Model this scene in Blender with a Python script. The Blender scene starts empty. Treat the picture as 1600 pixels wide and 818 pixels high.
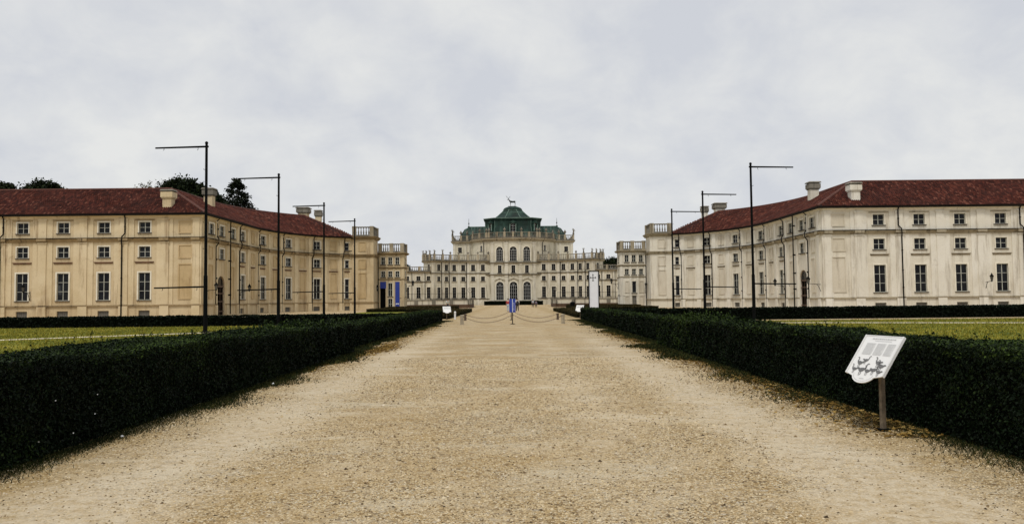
import bpy, math, random
import numpy as np
from math import sin, cos, pi, radians, atan2, sqrt, hypot
from mathutils import Vector, Matrix, Euler

random.seed(11)
rng = np.random.default_rng(11)
SC = bpy.context.scene
COL = SC.collection

# ------------------------------------------------------------------ camera
EYE = 1.6
cam_data = bpy.data.cameras.new('camera')
cam = bpy.data.objects.new('camera', cam_data)
COL.objects.link(cam)
cam_data.sensor_fit = 'HORIZONTAL'
cam_data.sensor_width = 36.0
cam_data.lens = 36.0 * 1244.0 / 1600.0
cam_data.clip_start = 0.1
cam_data.clip_end = 4000.0
cam.location = (0.0, 0.0, EYE)
cam.rotation_euler = (Euler((radians(90 + 2.67), 0, 0)).to_matrix()
                      @ Matrix.Rotation(radians(-0.6), 3, 'Z')).to_euler()
SC.camera = cam

# ------------------------------------------------------------------ sky, sun, exposure
SUN_ELEV, SUN_AZ = 58.0, 200.0          # azimuth clockwise from +Y: behind the camera, a little to the left
world = bpy.data.worlds.new('World')
SC.world = world
world.use_nodes = True
wn, wl = world.node_tree.nodes, world.node_tree.links
wn.clear()
w_out = wn.new('ShaderNodeOutputWorld')
w_bg = wn.new('ShaderNodeBackground')
w_sky = wn.new('ShaderNodeTexSky')
w_sky.sky_type = 'NISHITA'
w_sky.sun_disc = False
w_sky.sun_elevation = radians(SUN_ELEV)
w_sky.sun_rotation = radians(SUN_AZ)
w_tc = wn.new('ShaderNodeTexCoord')
w_sep = wn.new('ShaderNodeSeparateXYZ')
wl.new(w_tc.outputs['Generated'], w_sep.inputs[0])
def wmath(op, a, b=None):
    n = wn.new('ShaderNodeMath'); n.operation = op
    for i, v in enumerate((a, b)):
        if v is None: continue
        if isinstance(v, (int, float)): n.inputs[i].default_value = v
        else: wl.new(v, n.inputs[i])
    return n.outputs[0]
zz = wmath('ADD', wmath('ABSOLUTE', w_sep.outputs[2]), 0.55)
w_cmb = wn.new('ShaderNodeCombineXYZ')
wl.new(wmath('DIVIDE', w_sep.outputs[0], zz), w_cmb.inputs[0])
wl.new(wmath('DIVIDE', w_sep.outputs[1], zz), w_cmb.inputs[1])
def wnoise(scale, detail, rough, dist):
    n = wn.new('ShaderNodeTexNoise')
    n.inputs['Scale'].default_value = scale; n.inputs['Detail'].default_value = detail
    n.inputs['Roughness'].default_value = rough; n.inputs['Distortion'].default_value = dist
    wl.new(w_cmb.outputs[0], n.inputs['Vector'])
    return n.outputs['Fac']
cl = wmath('ADD', wmath('MULTIPLY', wnoise(1.9, 6, 0.52, 0.25), 0.58), wmath('MULTIPLY', wnoise(7.0, 8, 0.6, 0.3), 0.42))
w_ramp = wn.new('ShaderNodeValToRGB')
w_ramp.color_ramp.elements[0].position = 0.41
w_ramp.color_ramp.elements[0].color = (5.62, 5.82, 6.25, 1)
w_ramp.color_ramp.elements[1].position = 0.60
w_ramp.color_ramp.elements[1].color = (7.1, 7.15, 7.05, 1)
wl.new(cl, w_ramp.inputs[0])
w_mix = wn.new('ShaderNodeMixRGB')
w_mix.inputs[0].default_value = 0.97
wl.new(w_sky.outputs[0], w_mix.inputs[1])
wl.new(w_ramp.outputs[0], w_mix.inputs[2])
wl.new(w_mix.outputs[0], w_bg.inputs['Color'])
w_bg.inputs['Strength'].default_value = 0.088
wl.new(w_bg.outputs[0], w_out.inputs[0])

sun_data = bpy.data.lights.new('sun', 'SUN')
sun_data.energy = 1.35
sun_data.angle = radians(12)
sun_data.color = (1.0, 0.95, 0.87)
sun = bpy.data.objects.new('sun', sun_data)
COL.objects.link(sun)
_d = Vector((sin(radians(SUN_AZ)) * cos(radians(SUN_ELEV)), cos(radians(SUN_AZ)) * cos(radians(SUN_ELEV)), sin(radians(SUN_ELEV))))
sun.rotation_euler = _d.to_track_quat('Z', 'Y').to_euler()
sun.location = (0, -40, 60)

SC.view_settings.view_transform = 'Standard'
SC.view_settings.look = 'None'
SC.view_settings.gamma = 1.0
SC.view_settings.use_curve_mapping = False
SC.view_settings.exposure = 0.35
SC.render.engine = 'CYCLES'
SC.cycles.max_bounces = 5
SC.cycles.diffuse_bounces = 3
SC.cycles.glossy_bounces = 2
SC.cycles.transparent_max_bounces = 6
SC.cycles.use_denoising = True

# ------------------------------------------------------------------ material helpers
class NT:
    def __init__(self, name):
        self.m = bpy.data.materials.new(name)
        self.m.use_nodes = True
        self.n, self.l = self.m.node_tree.nodes, self.m.node_tree.links
        self.b = self.n['Principled BSDF']
    def node(self, t, **kw):
        n = self.n.new(t)
        for k, v in kw.items():
            setattr(n, k, v)
        return n
    def put(self, sock, v):
        if hasattr(v, 'is_linked'): self.l.new(v, sock)
        elif isinstance(v, tuple) and len(v) == 3 and sock.type == 'RGBA': sock.default_value = (*v, 1)
        else: sock.default_value = v
    def math(self, op, a, b=0.0, clamp=False):
        n = self.node('ShaderNodeMath', operation=op, use_clamp=clamp)
        self.put(n.inputs[0], a); self.put(n.inputs[1], b)
        return n.outputs[0]
    def pos(self, scale=(1, 1, 1)):
        g = self.node('ShaderNodeNewGeometry').outputs['Position']
        if scale == (1, 1, 1): return g
        v = self.node('ShaderNodeVectorMath', operation='MULTIPLY')
        self.l.new(g, v.inputs[0]); v.inputs[1].default_value = scale
        return v.outputs[0]
    def noise(self, scale, detail=4, rough=0.55, vec=None, dist=0.0):
        n = self.node('ShaderNodeTexNoise')
        n.inputs['Scale'].default_value = scale; n.inputs['Detail'].default_value = detail
        n.inputs['Roughness'].default_value = rough; n.inputs['Distortion'].default_value = dist
        self.l.new(vec if vec is not None else self.pos(), n.inputs['Vector'])
        return n.outputs['Fac']
    def voro(self, scale, vec=None, out='Distance'):
        n = self.node('ShaderNodeTexVoronoi')
        n.inputs['Scale'].default_value = scale
        self.l.new(vec if vec is not None else self.pos(), n.inputs['Vector'])
        return n.outputs[out]
    def step(self, v, a, b):
        n = self.node('ShaderNodeMapRange', clamp=True)
        self.l.new(v, n.inputs[0]); n.inputs[1].default_value = a; n.inputs[2].default_value = b
        return n.outputs[0]
    def mix(self, f, a, b, mode='MIX'):
        n = self.node('ShaderNodeMixRGB', blend_type=mode)
        self.put(n.inputs[0], f); self.put(n.inputs[1], a); self.put(n.inputs[2], b)
        return n.outputs[0]
    def ramp(self, v, stops):
        n = self.node('ShaderNodeValToRGB')
        e = n.color_ramp.elements
        while len(e) < len(stops): e.new(0.5)
        for i, (p, c) in enumerate(stops):
            e[i].position = p; e[i].color = (*c, 1)
        self.l.new(v, n.inputs[0])
        return n.outputs[0]
    def attr(self, name):
        return self.node('ShaderNodeAttribute', attribute_name=name).outputs['Fac']
    def bump(self, h, strength=0.5, dist=0.02):
        n = self.node('ShaderNodeBump')
        n.inputs['Strength'].default_value = strength; n.inputs['Distance'].default_value = dist
        self.l.new(h, n.inputs['Height'])
        self.l.new(n.outputs[0], self.b.inputs['Normal'])
    def done(self, color=None, rough=0.8, metal=0.0, spec=None):
        if color is not None: self.put(self.b.inputs['Base Color'], color)
        self.put(self.b.inputs['Roughness'], rough)
        self.b.inputs['Metallic'].default_value = metal
        if spec is not None: self.b.inputs['Specular IOR Level'].default_value = spec
        return self.m

def plain(name, color, rough=0.7, metal=0.0, var=0.25, scale=3.0, spec=None):
    t = NT(name)
    f = t.noise(scale, 5, 0.6)
    dark = tuple(c * (1 - var) for c in color); lite = tuple(min(1, c * (1 + var)) for c in color)
    return t.done(t.ramp(f, [(0.3, dark), (0.7, lite)]), rough, metal, spec)

def plaster(name, c1, c2, stain, amount, rough=0.9):
    t = NT(name)
    col = t.ramp(t.noise(0.22, 6, 0.62, dist=0.6), [(0.34, c1), (0.66, c2)])
    streak = t.step(t.noise(1.0, 6, 0.65, t.pos((1.5, 1.5, 0.16))), 0.53, 0.68)
    col = t.mix(t.math('MULTIPLY', streak, amount), col, stain)
    blot = t.step(t.noise(0.8, 7, 0.7, dist=1.0), 0.56, 0.75)
    col = t.mix(t.math('MULTIPLY', blot, amount * 0.8), col, tuple(0.8 * a + 0.2 * b for a, b in zip(stain, c1)))
    fine = t.noise(9.0, 4, 0.6)
    col = t.mix(0.25, col, t.ramp(fine, [(0.3, tuple(c * 0.75 for c in c1)), (0.7, c2)]))
    t.bump(t.noise(30, 3, 0.6), 0.25, 0.01)
    return t.done(col, rough, spec=0.2)

M = {}
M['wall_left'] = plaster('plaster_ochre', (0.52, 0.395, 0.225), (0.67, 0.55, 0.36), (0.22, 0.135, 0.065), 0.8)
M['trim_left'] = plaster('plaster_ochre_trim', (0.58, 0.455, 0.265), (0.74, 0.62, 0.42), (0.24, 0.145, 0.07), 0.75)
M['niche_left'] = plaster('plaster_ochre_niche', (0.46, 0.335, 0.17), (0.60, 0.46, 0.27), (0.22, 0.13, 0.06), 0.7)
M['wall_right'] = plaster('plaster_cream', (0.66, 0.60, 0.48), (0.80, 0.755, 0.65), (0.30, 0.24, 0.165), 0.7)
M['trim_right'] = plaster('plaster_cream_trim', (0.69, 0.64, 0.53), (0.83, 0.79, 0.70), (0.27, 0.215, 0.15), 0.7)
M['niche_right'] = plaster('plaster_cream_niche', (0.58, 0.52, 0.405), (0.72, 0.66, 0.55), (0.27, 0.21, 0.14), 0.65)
M['wall_palace'] = plaster('plaster_palace', (0.50, 0.455, 0.345), (0.70, 0.655, 0.53), (0.15, 0.12, 0.075), 0.85)
M['trim_palace'] = plaster('plaster_palace_trim', (0.52, 0.475, 0.37), (0.74, 0.70, 0.60), (0.12, 0.10, 0.065), 0.85)
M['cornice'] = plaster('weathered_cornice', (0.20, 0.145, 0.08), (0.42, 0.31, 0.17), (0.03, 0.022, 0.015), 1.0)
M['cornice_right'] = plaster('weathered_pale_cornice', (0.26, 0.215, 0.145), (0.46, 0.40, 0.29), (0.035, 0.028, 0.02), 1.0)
M['stone_grey'] = plaster('weathered_stone', (0.13, 0.12, 0.095), (0.30, 0.27, 0.22), (0.02, 0.019, 0.016), 1.0)
M['plinth_left'] = plaster('plinth_ochre', (0.50, 0.43, 0.32), (0.66, 0.58, 0.44), (0.24, 0.18, 0.12), 0.8)
M['plinth_right'] = plaster('plinth_cream', (0.62, 0.56, 0.46), (0.78, 0.73, 0.62), (0.34, 0.28, 0.21), 0.6)
M['brick_wall'] = plaster('dark_brick_footing', (0.075, 0.045, 0.03), (0.13, 0.08, 0.05), (0.03, 0.025, 0.02), 0.7)
M['surround'] = plain('pale_window_surround', (0.74, 0.69, 0.57), 0.85, var=0.15, scale=1.2)
M['ledge_dark'] = plain('stained_ledge', (0.16, 0.085, 0.045), 0.9, var=0.4, scale=2.0)
M['ledge_grey'] = plain('weathered_ledge', (0.22, 0.175, 0.115), 0.9, var=0.4, scale=2.0)
M['sash'] = plain('painted_sash', (0.44, 0.44, 0.38), 0.6, var=0.2)
M['sash_dark'] = plain('dull_sash', (0.17, 0.165, 0.15), 0.7, var=0.2)
M['sash_white'] = plain('white_sash', (0.42, 0.42, 0.40), 0.6, var=0.2)
M['sill'] = plain('dark_stone_sill', (0.06, 0.045, 0.032), 0.85)
M['metal_dark'] = plain('dark_painted_metal', (0.004, 0.0045, 0.0045), 0.7, var=0.4, spec=0.06)
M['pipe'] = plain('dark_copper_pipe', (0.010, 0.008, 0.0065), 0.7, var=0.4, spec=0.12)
M['shutter'] = plain('grey_board', (0.13, 0.12, 0.10), 0.8)
M['wood_door'] = plain('old_wood_door', (0.10, 0.06, 0.035), 0.7, var=0.4)
M['wood_post'] = plain('weathered_post', (0.16, 0.125, 0.085), 0.85, var=0.35, scale=14)
M['white_panel'] = plain('white_panel', (0.80, 0.80, 0.79), 0.45, var=0.02)
M['panel_edge'] = plain('panel_edge', (0.72, 0.72, 0.71), 0.45, var=0.05)
M['print_grey'] = plain('print_pale_grey', (0.66, 0.66, 0.65), 0.5, var=0.08, scale=40)
M['print_line'] = plain('print_grey', (0.52, 0.52, 0.52), 0.5, var=0.2, scale=60)
M['print_black'] = plain('print_black', (0.035, 0.035, 0.035), 0.5, var=0.6, scale=90)
M['blue'] = plain('blue_banner', (0.013, 0.040, 0.30), 0.5, var=0.15)
M['banner_white'] = plain('white_banner', (0.78, 0.79, 0.82), 0.55, var=0.03)
M['lamp_glass'] = plain('lantern_glass', (0.10, 0.10, 0.09), 0.2, var=0.3)
M['bollard'] = plain('stone_bollard', (0.34, 0.29, 0.21), 0.9, var=0.3, scale=8)
M['rusty'] = plain('rusty_iron', (0.085, 0.055, 0.035), 0.7, var=0.4)
M['bronze'] = plain('dark_bronze', (0.018, 0.026, 0.021), 0.5, var=0.4)
M['bark'] = plain('bark', (0.05, 0.038, 0.028), 0.95, var=0.4)
M['skin'] = plain('skin', (0.5, 0.32, 0.23), 0.6, var=0.06)
M['hair'] = plain('hair', (0.03, 0.02, 0.015), 0.7)
M['cloth_white'] = plain('white_cloth', (0.72, 0.72, 0.72), 0.9, var=0.08)
M['cloth_red'] = plain('red_cloth', (0.38, 0.045, 0.05), 0.9, var=0.1)
M['cloth_dark'] = plain('dark_cloth', (0.018, 0.02, 0.028), 0.9)
M['cloth_blue'] = plain('blue_cloth', (0.05, 0.08, 0.18), 0.9)
M['cloth_pale'] = plain('pale_blue_cloth', (0.42, 0.48, 0.56), 0.9, var=0.08)
M['print_bird'] = plain('print_dark_grey', (0.14, 0.14, 0.14), 0.5, var=0.8, scale=120)
M['paper'] = plain('white_paper', (0.8, 0.8, 0.8), 0.8, var=0.05)

t = NT('window_glass')
M['glass'] = t.done(t.ramp(t.noise(0.9, 2), [(0.35, (0.003, 0.003, 0.004)), (0.62, (0.012, 0.013, 0.015)), (0.74, (0.06, 0.065, 0.07))]), 0.1, spec=0.16)
t = NT('palace_window_glass')
M['glass_palace'] = t.done(t.ramp(t.noise(0.5, 2), [(0.35, (0.003, 0.003, 0.003)), (0.7, (0.010, 0.010, 0.011))]), 0.15, spec=0.1)

t = NT('clay_roof_tiles')
tile = t.ramp(t.attr('rnd'), [(0.0, (0.034, 0.008, 0.005)), (0.5, (0.074, 0.017, 0.010)), (0.88, (0.115, 0.028, 0.016)), (1.0, (0.20, 0.075, 0.048))])
tile = t.mix(t.math('MULTIPLY', t.step(t.noise(0.35, 6, 0.65), 0.48, 0.7), 0.45), tile, (0.03, 0.012, 0.008))
M['tiles'] = t.done(tile, 0.85, spec=0.2)
M['tile_bed'] = plain('tile_bed', (0.012, 0.004, 0.003), 0.95)
M['ridge'] = plain('ridge_tiles', (0.10, 0.036, 0.024), 0.9, var=0.4, scale=2.5)

t = NT('green_copper')
cop = t.ramp(t.noise(0.5, 6, 0.65, t.pos((1, 1, 0.35)), 0.5), [(0.32, (0.0025, 0.011, 0.007)), (0.52, (0.006, 0.028, 0.019)), (0.72, (0.04, 0.09, 0.068))])
M['copper'] = t.done(cop, 0.6, spec=0.3)
M['copper_seam'] = plain('pale_copper_seam', (0.12, 0.19, 0.15), 0.6, var=0.4, scale=1.0)

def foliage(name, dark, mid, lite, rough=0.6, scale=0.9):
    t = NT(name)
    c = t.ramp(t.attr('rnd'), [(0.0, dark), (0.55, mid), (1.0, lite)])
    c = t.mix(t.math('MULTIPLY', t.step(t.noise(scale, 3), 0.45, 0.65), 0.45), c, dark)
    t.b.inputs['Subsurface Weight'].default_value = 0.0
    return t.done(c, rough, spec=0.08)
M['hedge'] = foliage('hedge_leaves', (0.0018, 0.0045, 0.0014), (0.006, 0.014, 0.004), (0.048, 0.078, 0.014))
M['hedge_far'] = foliage('back_hedge_leaves', (0.0012, 0.003, 0.001), (0.003, 0.007, 0.002), (0.008, 0.017, 0.005))
M['hedge_core'] = plain('hedge_twigs', (0.002, 0.003, 0.0014), 0.95, var=0.5, scale=12, spec=0.05)
M['box_brown'] = foliage('box_border_leaves', (0.010, 0.010, 0.003), (0.032, 0.027, 0.008), (0.085, 0.058, 0.018))
M['tree_leaf'] = foliage('tree_leaves', (0.003, 0.006, 0.002), (0.010, 0.016, 0.005), (0.03, 0.042, 0.013))
M['conifer'] = foliage('conifer_needles', (0.003, 0.005, 0.003), (0.009, 0.013, 0.006), (0.02, 0.026, 0.011))
M['sprig'] = foliage('pale_sprig', (0.03, 0.03, 0.012), (0.09, 0.085, 0.035), (0.16, 0.15, 0.06))
M['grass_blade'] = foliage('grass_blades', (0.06, 0.072, 0.010), (0.23, 0.21, 0.024), (0.44, 0.35, 0.06), 0.8, 0.25)
M['weed'] = foliage('verge_weeds', (0.004, 0.008, 0.002), (0.016, 0.026, 0.006), (0.08, 0.07, 0.02), 0.8)
M['litter'] = foliage('dry_leaves', (0.09, 0.05, 0.015), (0.24, 0.145, 0.035), (0.40, 0.28, 0.10), 0.9)

t = NT('lawn_turf')
g = t.ramp(t.noise(0.22, 6, 0.7, dist=0.6), [(0.32, (0.075, 0.11, 0.014)), (0.50, (0.24, 0.245, 0.03)), (0.70, (0.45, 0.37, 0.07))])
g = t.mix(t.math('MULTIPLY', t.noise(14, 4, 0.7), 0.7), g, (0.035, 0.05, 0.01))
t.bump(t.noise(25, 5, 0.7), 0.8, 0.05)
M['turf'] = t.done(g, 0.95, spec=0.1)

# gravel: stones of several sizes on pale compacted grit, worn wheel tracks along the path
t = NT('gravel')
p = t.pos()
sep = t.node('ShaderNodeSeparateXYZ'); t.l.new(p, sep.inputs[0])
stone_id = t.voro(62, out='Color')
sid = t.node('ShaderNodeSeparateColor'); t.l.new(stone_id, sid.inputs[0])
stone = t.ramp(sid.outputs[0], [(0.0, (0.22, 0.15, 0.07)), (0.3, (0.50, 0.35, 0.175)), (0.6, (0.67, 0.505, 0.28)), (0.85, (0.75, 0.625, 0.41)), (1.0, (0.82, 0.76, 0.60))])
sid2 = t.node('ShaderNodeSeparateColor'); t.l.new(t.voro(24, out='Color'), sid2.inputs[0])
stone = t.mix(t.step(sid2.outputs[1], 0.80, 0.9), stone, t.ramp(sid2.outputs[0], [(0.0, (0.14, 0.10, 0.06)), (0.5, (0.42, 0.31, 0.18)), (1.0, (0.68, 0.6, 0.47))]))
gap_shade = t.step(t.voro(62), 0.42, 0.85)
stone = t.mix(t.math('MULTIPLY', gap_shade, 0.7), stone, (0.10, 0.065, 0.03))  # shade in the gaps between stones, painted as a darker colour
mott = t.step(t.noise(26, 5, 0.75, t.pos((0.6, 1, 1))), 0.55, 0.62)
stone = t.mix(t.math('MULTIPLY', mott, 0.72), stone, (0.11, 0.075, 0.035))
pale = t.step(t.noise(21, 6, 0.8, t.pos((0.8, 1.1, 2))), 0.56, 0.72)
stone = t.mix(t.math('MULTIPLY', pale, 0.6), stone, (0.66, 0.56, 0.38))
warm = t.step(t.noise(0.55, 6, 0.65, t.pos((0.8, 1.0, 1)), 0.8), 0.40, 0.62)
stone = t.mix(t.math('MULTIPLY', warm, 0.85), stone, t.mix(0.5, stone, (0.43, 0.28, 0.10)))
lite = t.step(t.noise(0.9, 6, 0.65, t.pos((0.6, 1.2, 3)), 0.6), 0.52, 0.68)
stone = t.mix(t.math('MULTIPLY', lite, 0.6), stone, (0.66, 0.58, 0.43))
def band(x, w):
    return t.math('SUBTRACT', 1.0, t.step(t.math('ABSOLUTE', t.math('SUBTRACT', sep.outputs[0], x)), 0.0, w))
wob = t.noise(0.6, 7, 0.7, t.pos((0.75, 0.9, 1)), 0.5)
tr = t.math('MAXIMUM', band(3.05, 1.0), t.math('MULTIPLY', band(-3.35, 1.1), 0.85))
tr = t.math('MAXIMUM', tr, t.math('MULTIPLY', band(1.2, 0.9), 0.35))
tr = t.math('MULTIPLY', tr, t.math('SUBTRACT', 1.0, t.step(sep.outputs[1], 14.0, 48.0)))
tr = t.math('ADD', t.math('MULTIPLY', tr, 0.62), t.math('MULTIPLY', wob, 1.5))
grit = t.step(tr, 0.76, 1.12)
speck = t.noise(45, 3, 0.7)
gritc = t.ramp(speck, [(0.3, (0.51, 0.43, 0.30)), (0.7, (0.69, 0.60, 0.46))])
grit = t.math('MULTIPLY', grit, t.step(t.noise(7, 6, 0.75), 0.28, 0.60))
col = t.mix(t.math('MULTIPLY', grit, 0.8), stone, gritc)
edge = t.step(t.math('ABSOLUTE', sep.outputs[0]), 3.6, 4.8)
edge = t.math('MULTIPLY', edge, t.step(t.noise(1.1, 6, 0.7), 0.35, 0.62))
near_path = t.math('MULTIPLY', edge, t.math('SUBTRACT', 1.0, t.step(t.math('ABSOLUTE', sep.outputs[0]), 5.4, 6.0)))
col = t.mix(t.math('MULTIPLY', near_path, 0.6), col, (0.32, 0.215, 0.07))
h = t.math('ADD', t.math('MULTIPLY', t.math('SUBTRACT', 1.0, t.voro(62)), t.math('SUBTRACT', 1.0, t.math('MULTIPLY', grit, 0.75))), t.math('MULTIPLY', t.noise(7, 5, 0.7), 0.6))
t.bump(h, 0.8, 0.02)
M['gravel'] = t.done(col, 0.95, spec=0.15)
t = NT('pebbles')
M['pebble'] = t.done(t.ramp(t.attr('rnd'), [(0.0, (0.05, 0.033, 0.018)), (0.22, (0.26, 0.18, 0.09)), (0.5, (0.56, 0.44, 0.26)), (0.88, (0.64, 0.53, 0.35)), (1.0, (0.66, 0.58, 0.45))]), 0.9, spec=0.2)
M['pale_path'] = plain('pale_gravel_strip', (0.62, 0.55, 0.42), 0.95, var=0.15)

# ------------------------------------------------------------------ mesh helpers
def tag(o, label=None, cat=None, group=None, kind=None):
    if label: o['label'] = label
    if cat: o['category'] = cat
    if group: o['group'] = group
    if kind: o['kind'] = kind
    return o

def thing(name, label, cat, loc=(0, 0, 0), group=None, rz=0.0):
    o = bpy.data.objects.new(name, None)
    o.empty_display_size = 0.3
    COL.objects.link(o)
    o.location = loc; o.rotation_euler = (0, 0, rz)
    return tag(o, label, cat, group)

def link(name, mesh, parent=None, loc=(0, 0, 0), rz=0.0, scale=None):
    o = bpy.data.objects.new(name, mesh)
    COL.objects.link(o)
    o.parent = parent
    o.location = loc; o.rotation_euler = (0, 0, rz)
    if scale: o.scale = scale
    return o

class MB:
    """collects faces; build() links them as one mesh object, build_mesh() only makes the data"""
    def __init__(self):
        self.v, self.f, self.r = [], [], []
    def quad(self, *pts, r=None):
        i = len(self.v); self.v.extend(tuple(p) for p in pts)
        self.f.append(tuple(range(i, i + len(pts)))); self.r.append(r)
    def hexa(self, b, t):
        i = len(self.v); self.v.extend(tuple(p) for p in b); self.v.extend(tuple(p) for p in t)
        n = len(b)
        self.f.append(tuple(i + k for k in reversed(range(n))))
        self.f.append(tuple(i + n + k for k in range(n)))
        for k in range(n):
            k2 = (k + 1) % n
            self.f.append((i + k, i + k2, i + n + k2, i + n + k))
        self.r.extend([None] * (n + 2))
    def box(self, x0, x1, y0, y1, z0, z1, taper=0.0):
        t = taper
        self.hexa([(x0, y0, z0), (x1, y0, z0), (x1, y1, z0), (x0, y1, z0)],
                  [(x0 + t, y0 + t, z1), (x1 - t, y0 + t, z1), (x1 - t, y1 - t, z1), (x0 + t, y1 - t, z1)])
    def lathe(self, prof, seg=12, cx=0, cy=0, sx=1.0, sy=1.0, rot=0.0, cap=True):
        base = len(self.v)
        for (r, z) in prof:
            for k in range(seg):
                a = rot + 2 * pi * k / seg
                self.v.append((cx + sx * r * cos(a), cy + sy * r * sin(a), z))
        for j in range(len(prof) - 1):
            for k in range(seg):
                k2 = (k + 1) % seg
                self.f.append((base + j * seg + k, base + j * seg + k2, base + (j + 1) * seg + k2, base + (j + 1) * seg + k)); self.r.append(None)
        if cap:
            self.f.append(tuple(base + k for k in reversed(range(seg)))); self.r.append(None)
            self.f.append(tuple(base + (len(prof) - 1) * seg + k for k in range(seg))); self.r.append(None)
    def tube(self, pts, rad, seg=6):
        pts = [Vector(p) for p in pts]
        if not isinstance(rad, (list, tuple)): rad = [rad] * len(pts)
        base = len(self.v)
        for i, p in enumerate(pts):
            d = (pts[min(i + 1, len(pts) - 1)] - pts[max(i - 1, 0)])
            d = d.normalized() if d.length > 1e-9 else Vector((0, 0, 1))
            up = Vector((0, 0, 1)) if abs(d.z) < 0.9 else Vector((0, 1, 0))
            a = d.cross(up).normalized(); b = a.cross(d)
            for k in range(seg):
                q = p + rad[i] * (a * cos(2 * pi * k / seg) + b * sin(2 * pi * k / seg))
                self.v.append(tuple(q))
        for j in range(len(pts) - 1):
            for k in range(seg):
                k2 = (k + 1) % seg
                self.f.append((base + j * seg + k, base + j * seg + k2, base + (j + 1) * seg + k2, base + (j + 1) * seg + k)); self.r.append(None)
        self.f.append(tuple(base + k for k in reversed(range(seg)))); self.r.append(None)
        self.f.append(tuple(base + (len(pts) - 1) * seg + k for k in range(seg))); self.r.append(None)
    def prism(self, poly, y0, y1):
        """polygon in (x, z) extruded along y"""
        self.hexa([(x, y0, z) for x, z in poly], [(x, y1, z) for x, z in poly])
    def build_mesh(self, name, mat, off=(0, 0, 0), smooth=False):
        me = bpy.data.meshes.new(name)
        ox, oy, oz = off
        me.from_pydata([(x - ox, y - oy, z - oz) for x, y, z in self.v], [], self.f)
        if any(r is not None for r in self.r):
            a = me.attributes.new('rnd', 'FLOAT', 'FACE')
            a.data.foreach_set('value', [0.5 if r is None else r for r in self.r])
        me.materials.append(mat)
        if smooth: me.shade_smooth()
        me.update()
        return me
    def build(self, name, mat, parent=None, smooth=False, kind=None):
        off = tuple(parent.location) if parent is not None else (0, 0, 0)
        o = link(name, self.build_mesh(name, mat, off, smooth), parent)
        if kind: o['kind'] = kind
        return o

class Path:
    """plan line of a facade; side=+1: the outside lies to the right of travel"""
    def __init__(self, pts, side=1):
        self.p = [Vector(q) for q in pts]; self.side = side
        self.s = [0.0]
        for a, b in zip(self.p, self.p[1:]): self.s.append(self.s[-1] + (b - a).length)
        self.L = self.s[-1]
        self.sn = []
        for a, b in zip(self.p, self.p[1:]):
            t = (b - a).normalized(); self.sn.append(Vector((t.y, -t.x)) * side)
        self.vn = []
        for i in range(len(self.p)):
            if i == 0: self.vn.append(self.sn[0])
            elif i == len(self.p) - 1: self.vn.append(self.sn[-1])
            else:
                a, b = self.sn[i - 1], self.sn[i]
                self.vn.append((a + b) / (1 + a.dot(b)))
    def seg(self, s):
        lo, hi = 0, len(self.sn) - 1
        while lo < hi:
            m = (lo + hi) // 2
            if s > self.s[m + 1]: lo = m + 1
            else: hi = m
        return lo
    def at(self, s):
        i = self.seg(s)
        t = (self.p[i + 1] - self.p[i]).normalized()
        return self.p[i] + t * (s - self.s[i]), t, self.sn[i]
    def off(self, s, n, z):
        p, t, nn = self.at(s); q = p + nn * n
        return (q.x, q.y, z)
    def stations(self, s0, s1):
        """(point, offset vector) at s0, every vertex between, s1"""
        out = []
        p, t, n = self.at(s0 + 1e-6); out.append((p, n))
        for i, s in enumerate(self.s):
            if s0 + 1e-4 < s < s1 - 1e-4: out.append((self.p[i], self.vn[i]))
        p, t, n = self.at(s1 - 1e-6); out.append((p, n))
        return out
    def yaw(self, s):
        n = self.at(s)[2]
        return atan2(n.x, -n.y)
    def s_at_u(self, u, lo=0.0, x0=0.0):
        """arc position whose lateral / depth ratio is u / 1244"""
        best, bs = 1e9, 0
        s = lo
        while s <= self.L:
            p = self.at(s)[0]
            e = abs(abs(p.x - x0) / p.y * 1244 - u)
            if e < best: best, bs = e, s
            s += 0.05
        return bs

def sweep(mb, path, s0, s1, prof):
    st = path.stations(s0, s1)
    n = len(prof)
    base = len(mb.v)
    for p, nn in st:
        for (d, z) in prof:
            q = p + nn * d
            mb.v.append((q.x, q.y, z))
    for j in range(len(st) - 1):
        for k in range(n):
            k2 = (k + 1) % n
            mb.f.append((base + j * n + k, base + j * n + k2, base + (j + 1) * n + k2, base + (j + 1) * n + k)); mb.r.append(None)
    mb.f.append(tuple(base + k for k in range(n))); mb.r.append(None)
    mb.f.append(tuple(base + (len(st) - 1) * n + k for k in range(n))); mb.r.append(None)

def box_on(mb, path, s, w, z0, z1, n0, n1):
    p, t, n = path.at(s)
    def c(a, b, z):
        q = p + t * a + n * b
        return (q.x, q.y, z)
    h = w / 2
    mb.hexa([c(-h, n0, z0), c(h, n0, z0), c(h, n1, z0), c(-h, n1, z0)], [c(-h, n0, z1), c(h, n0, z1), c(h, n1, z1), c(-h, n1, z1)])

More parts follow.
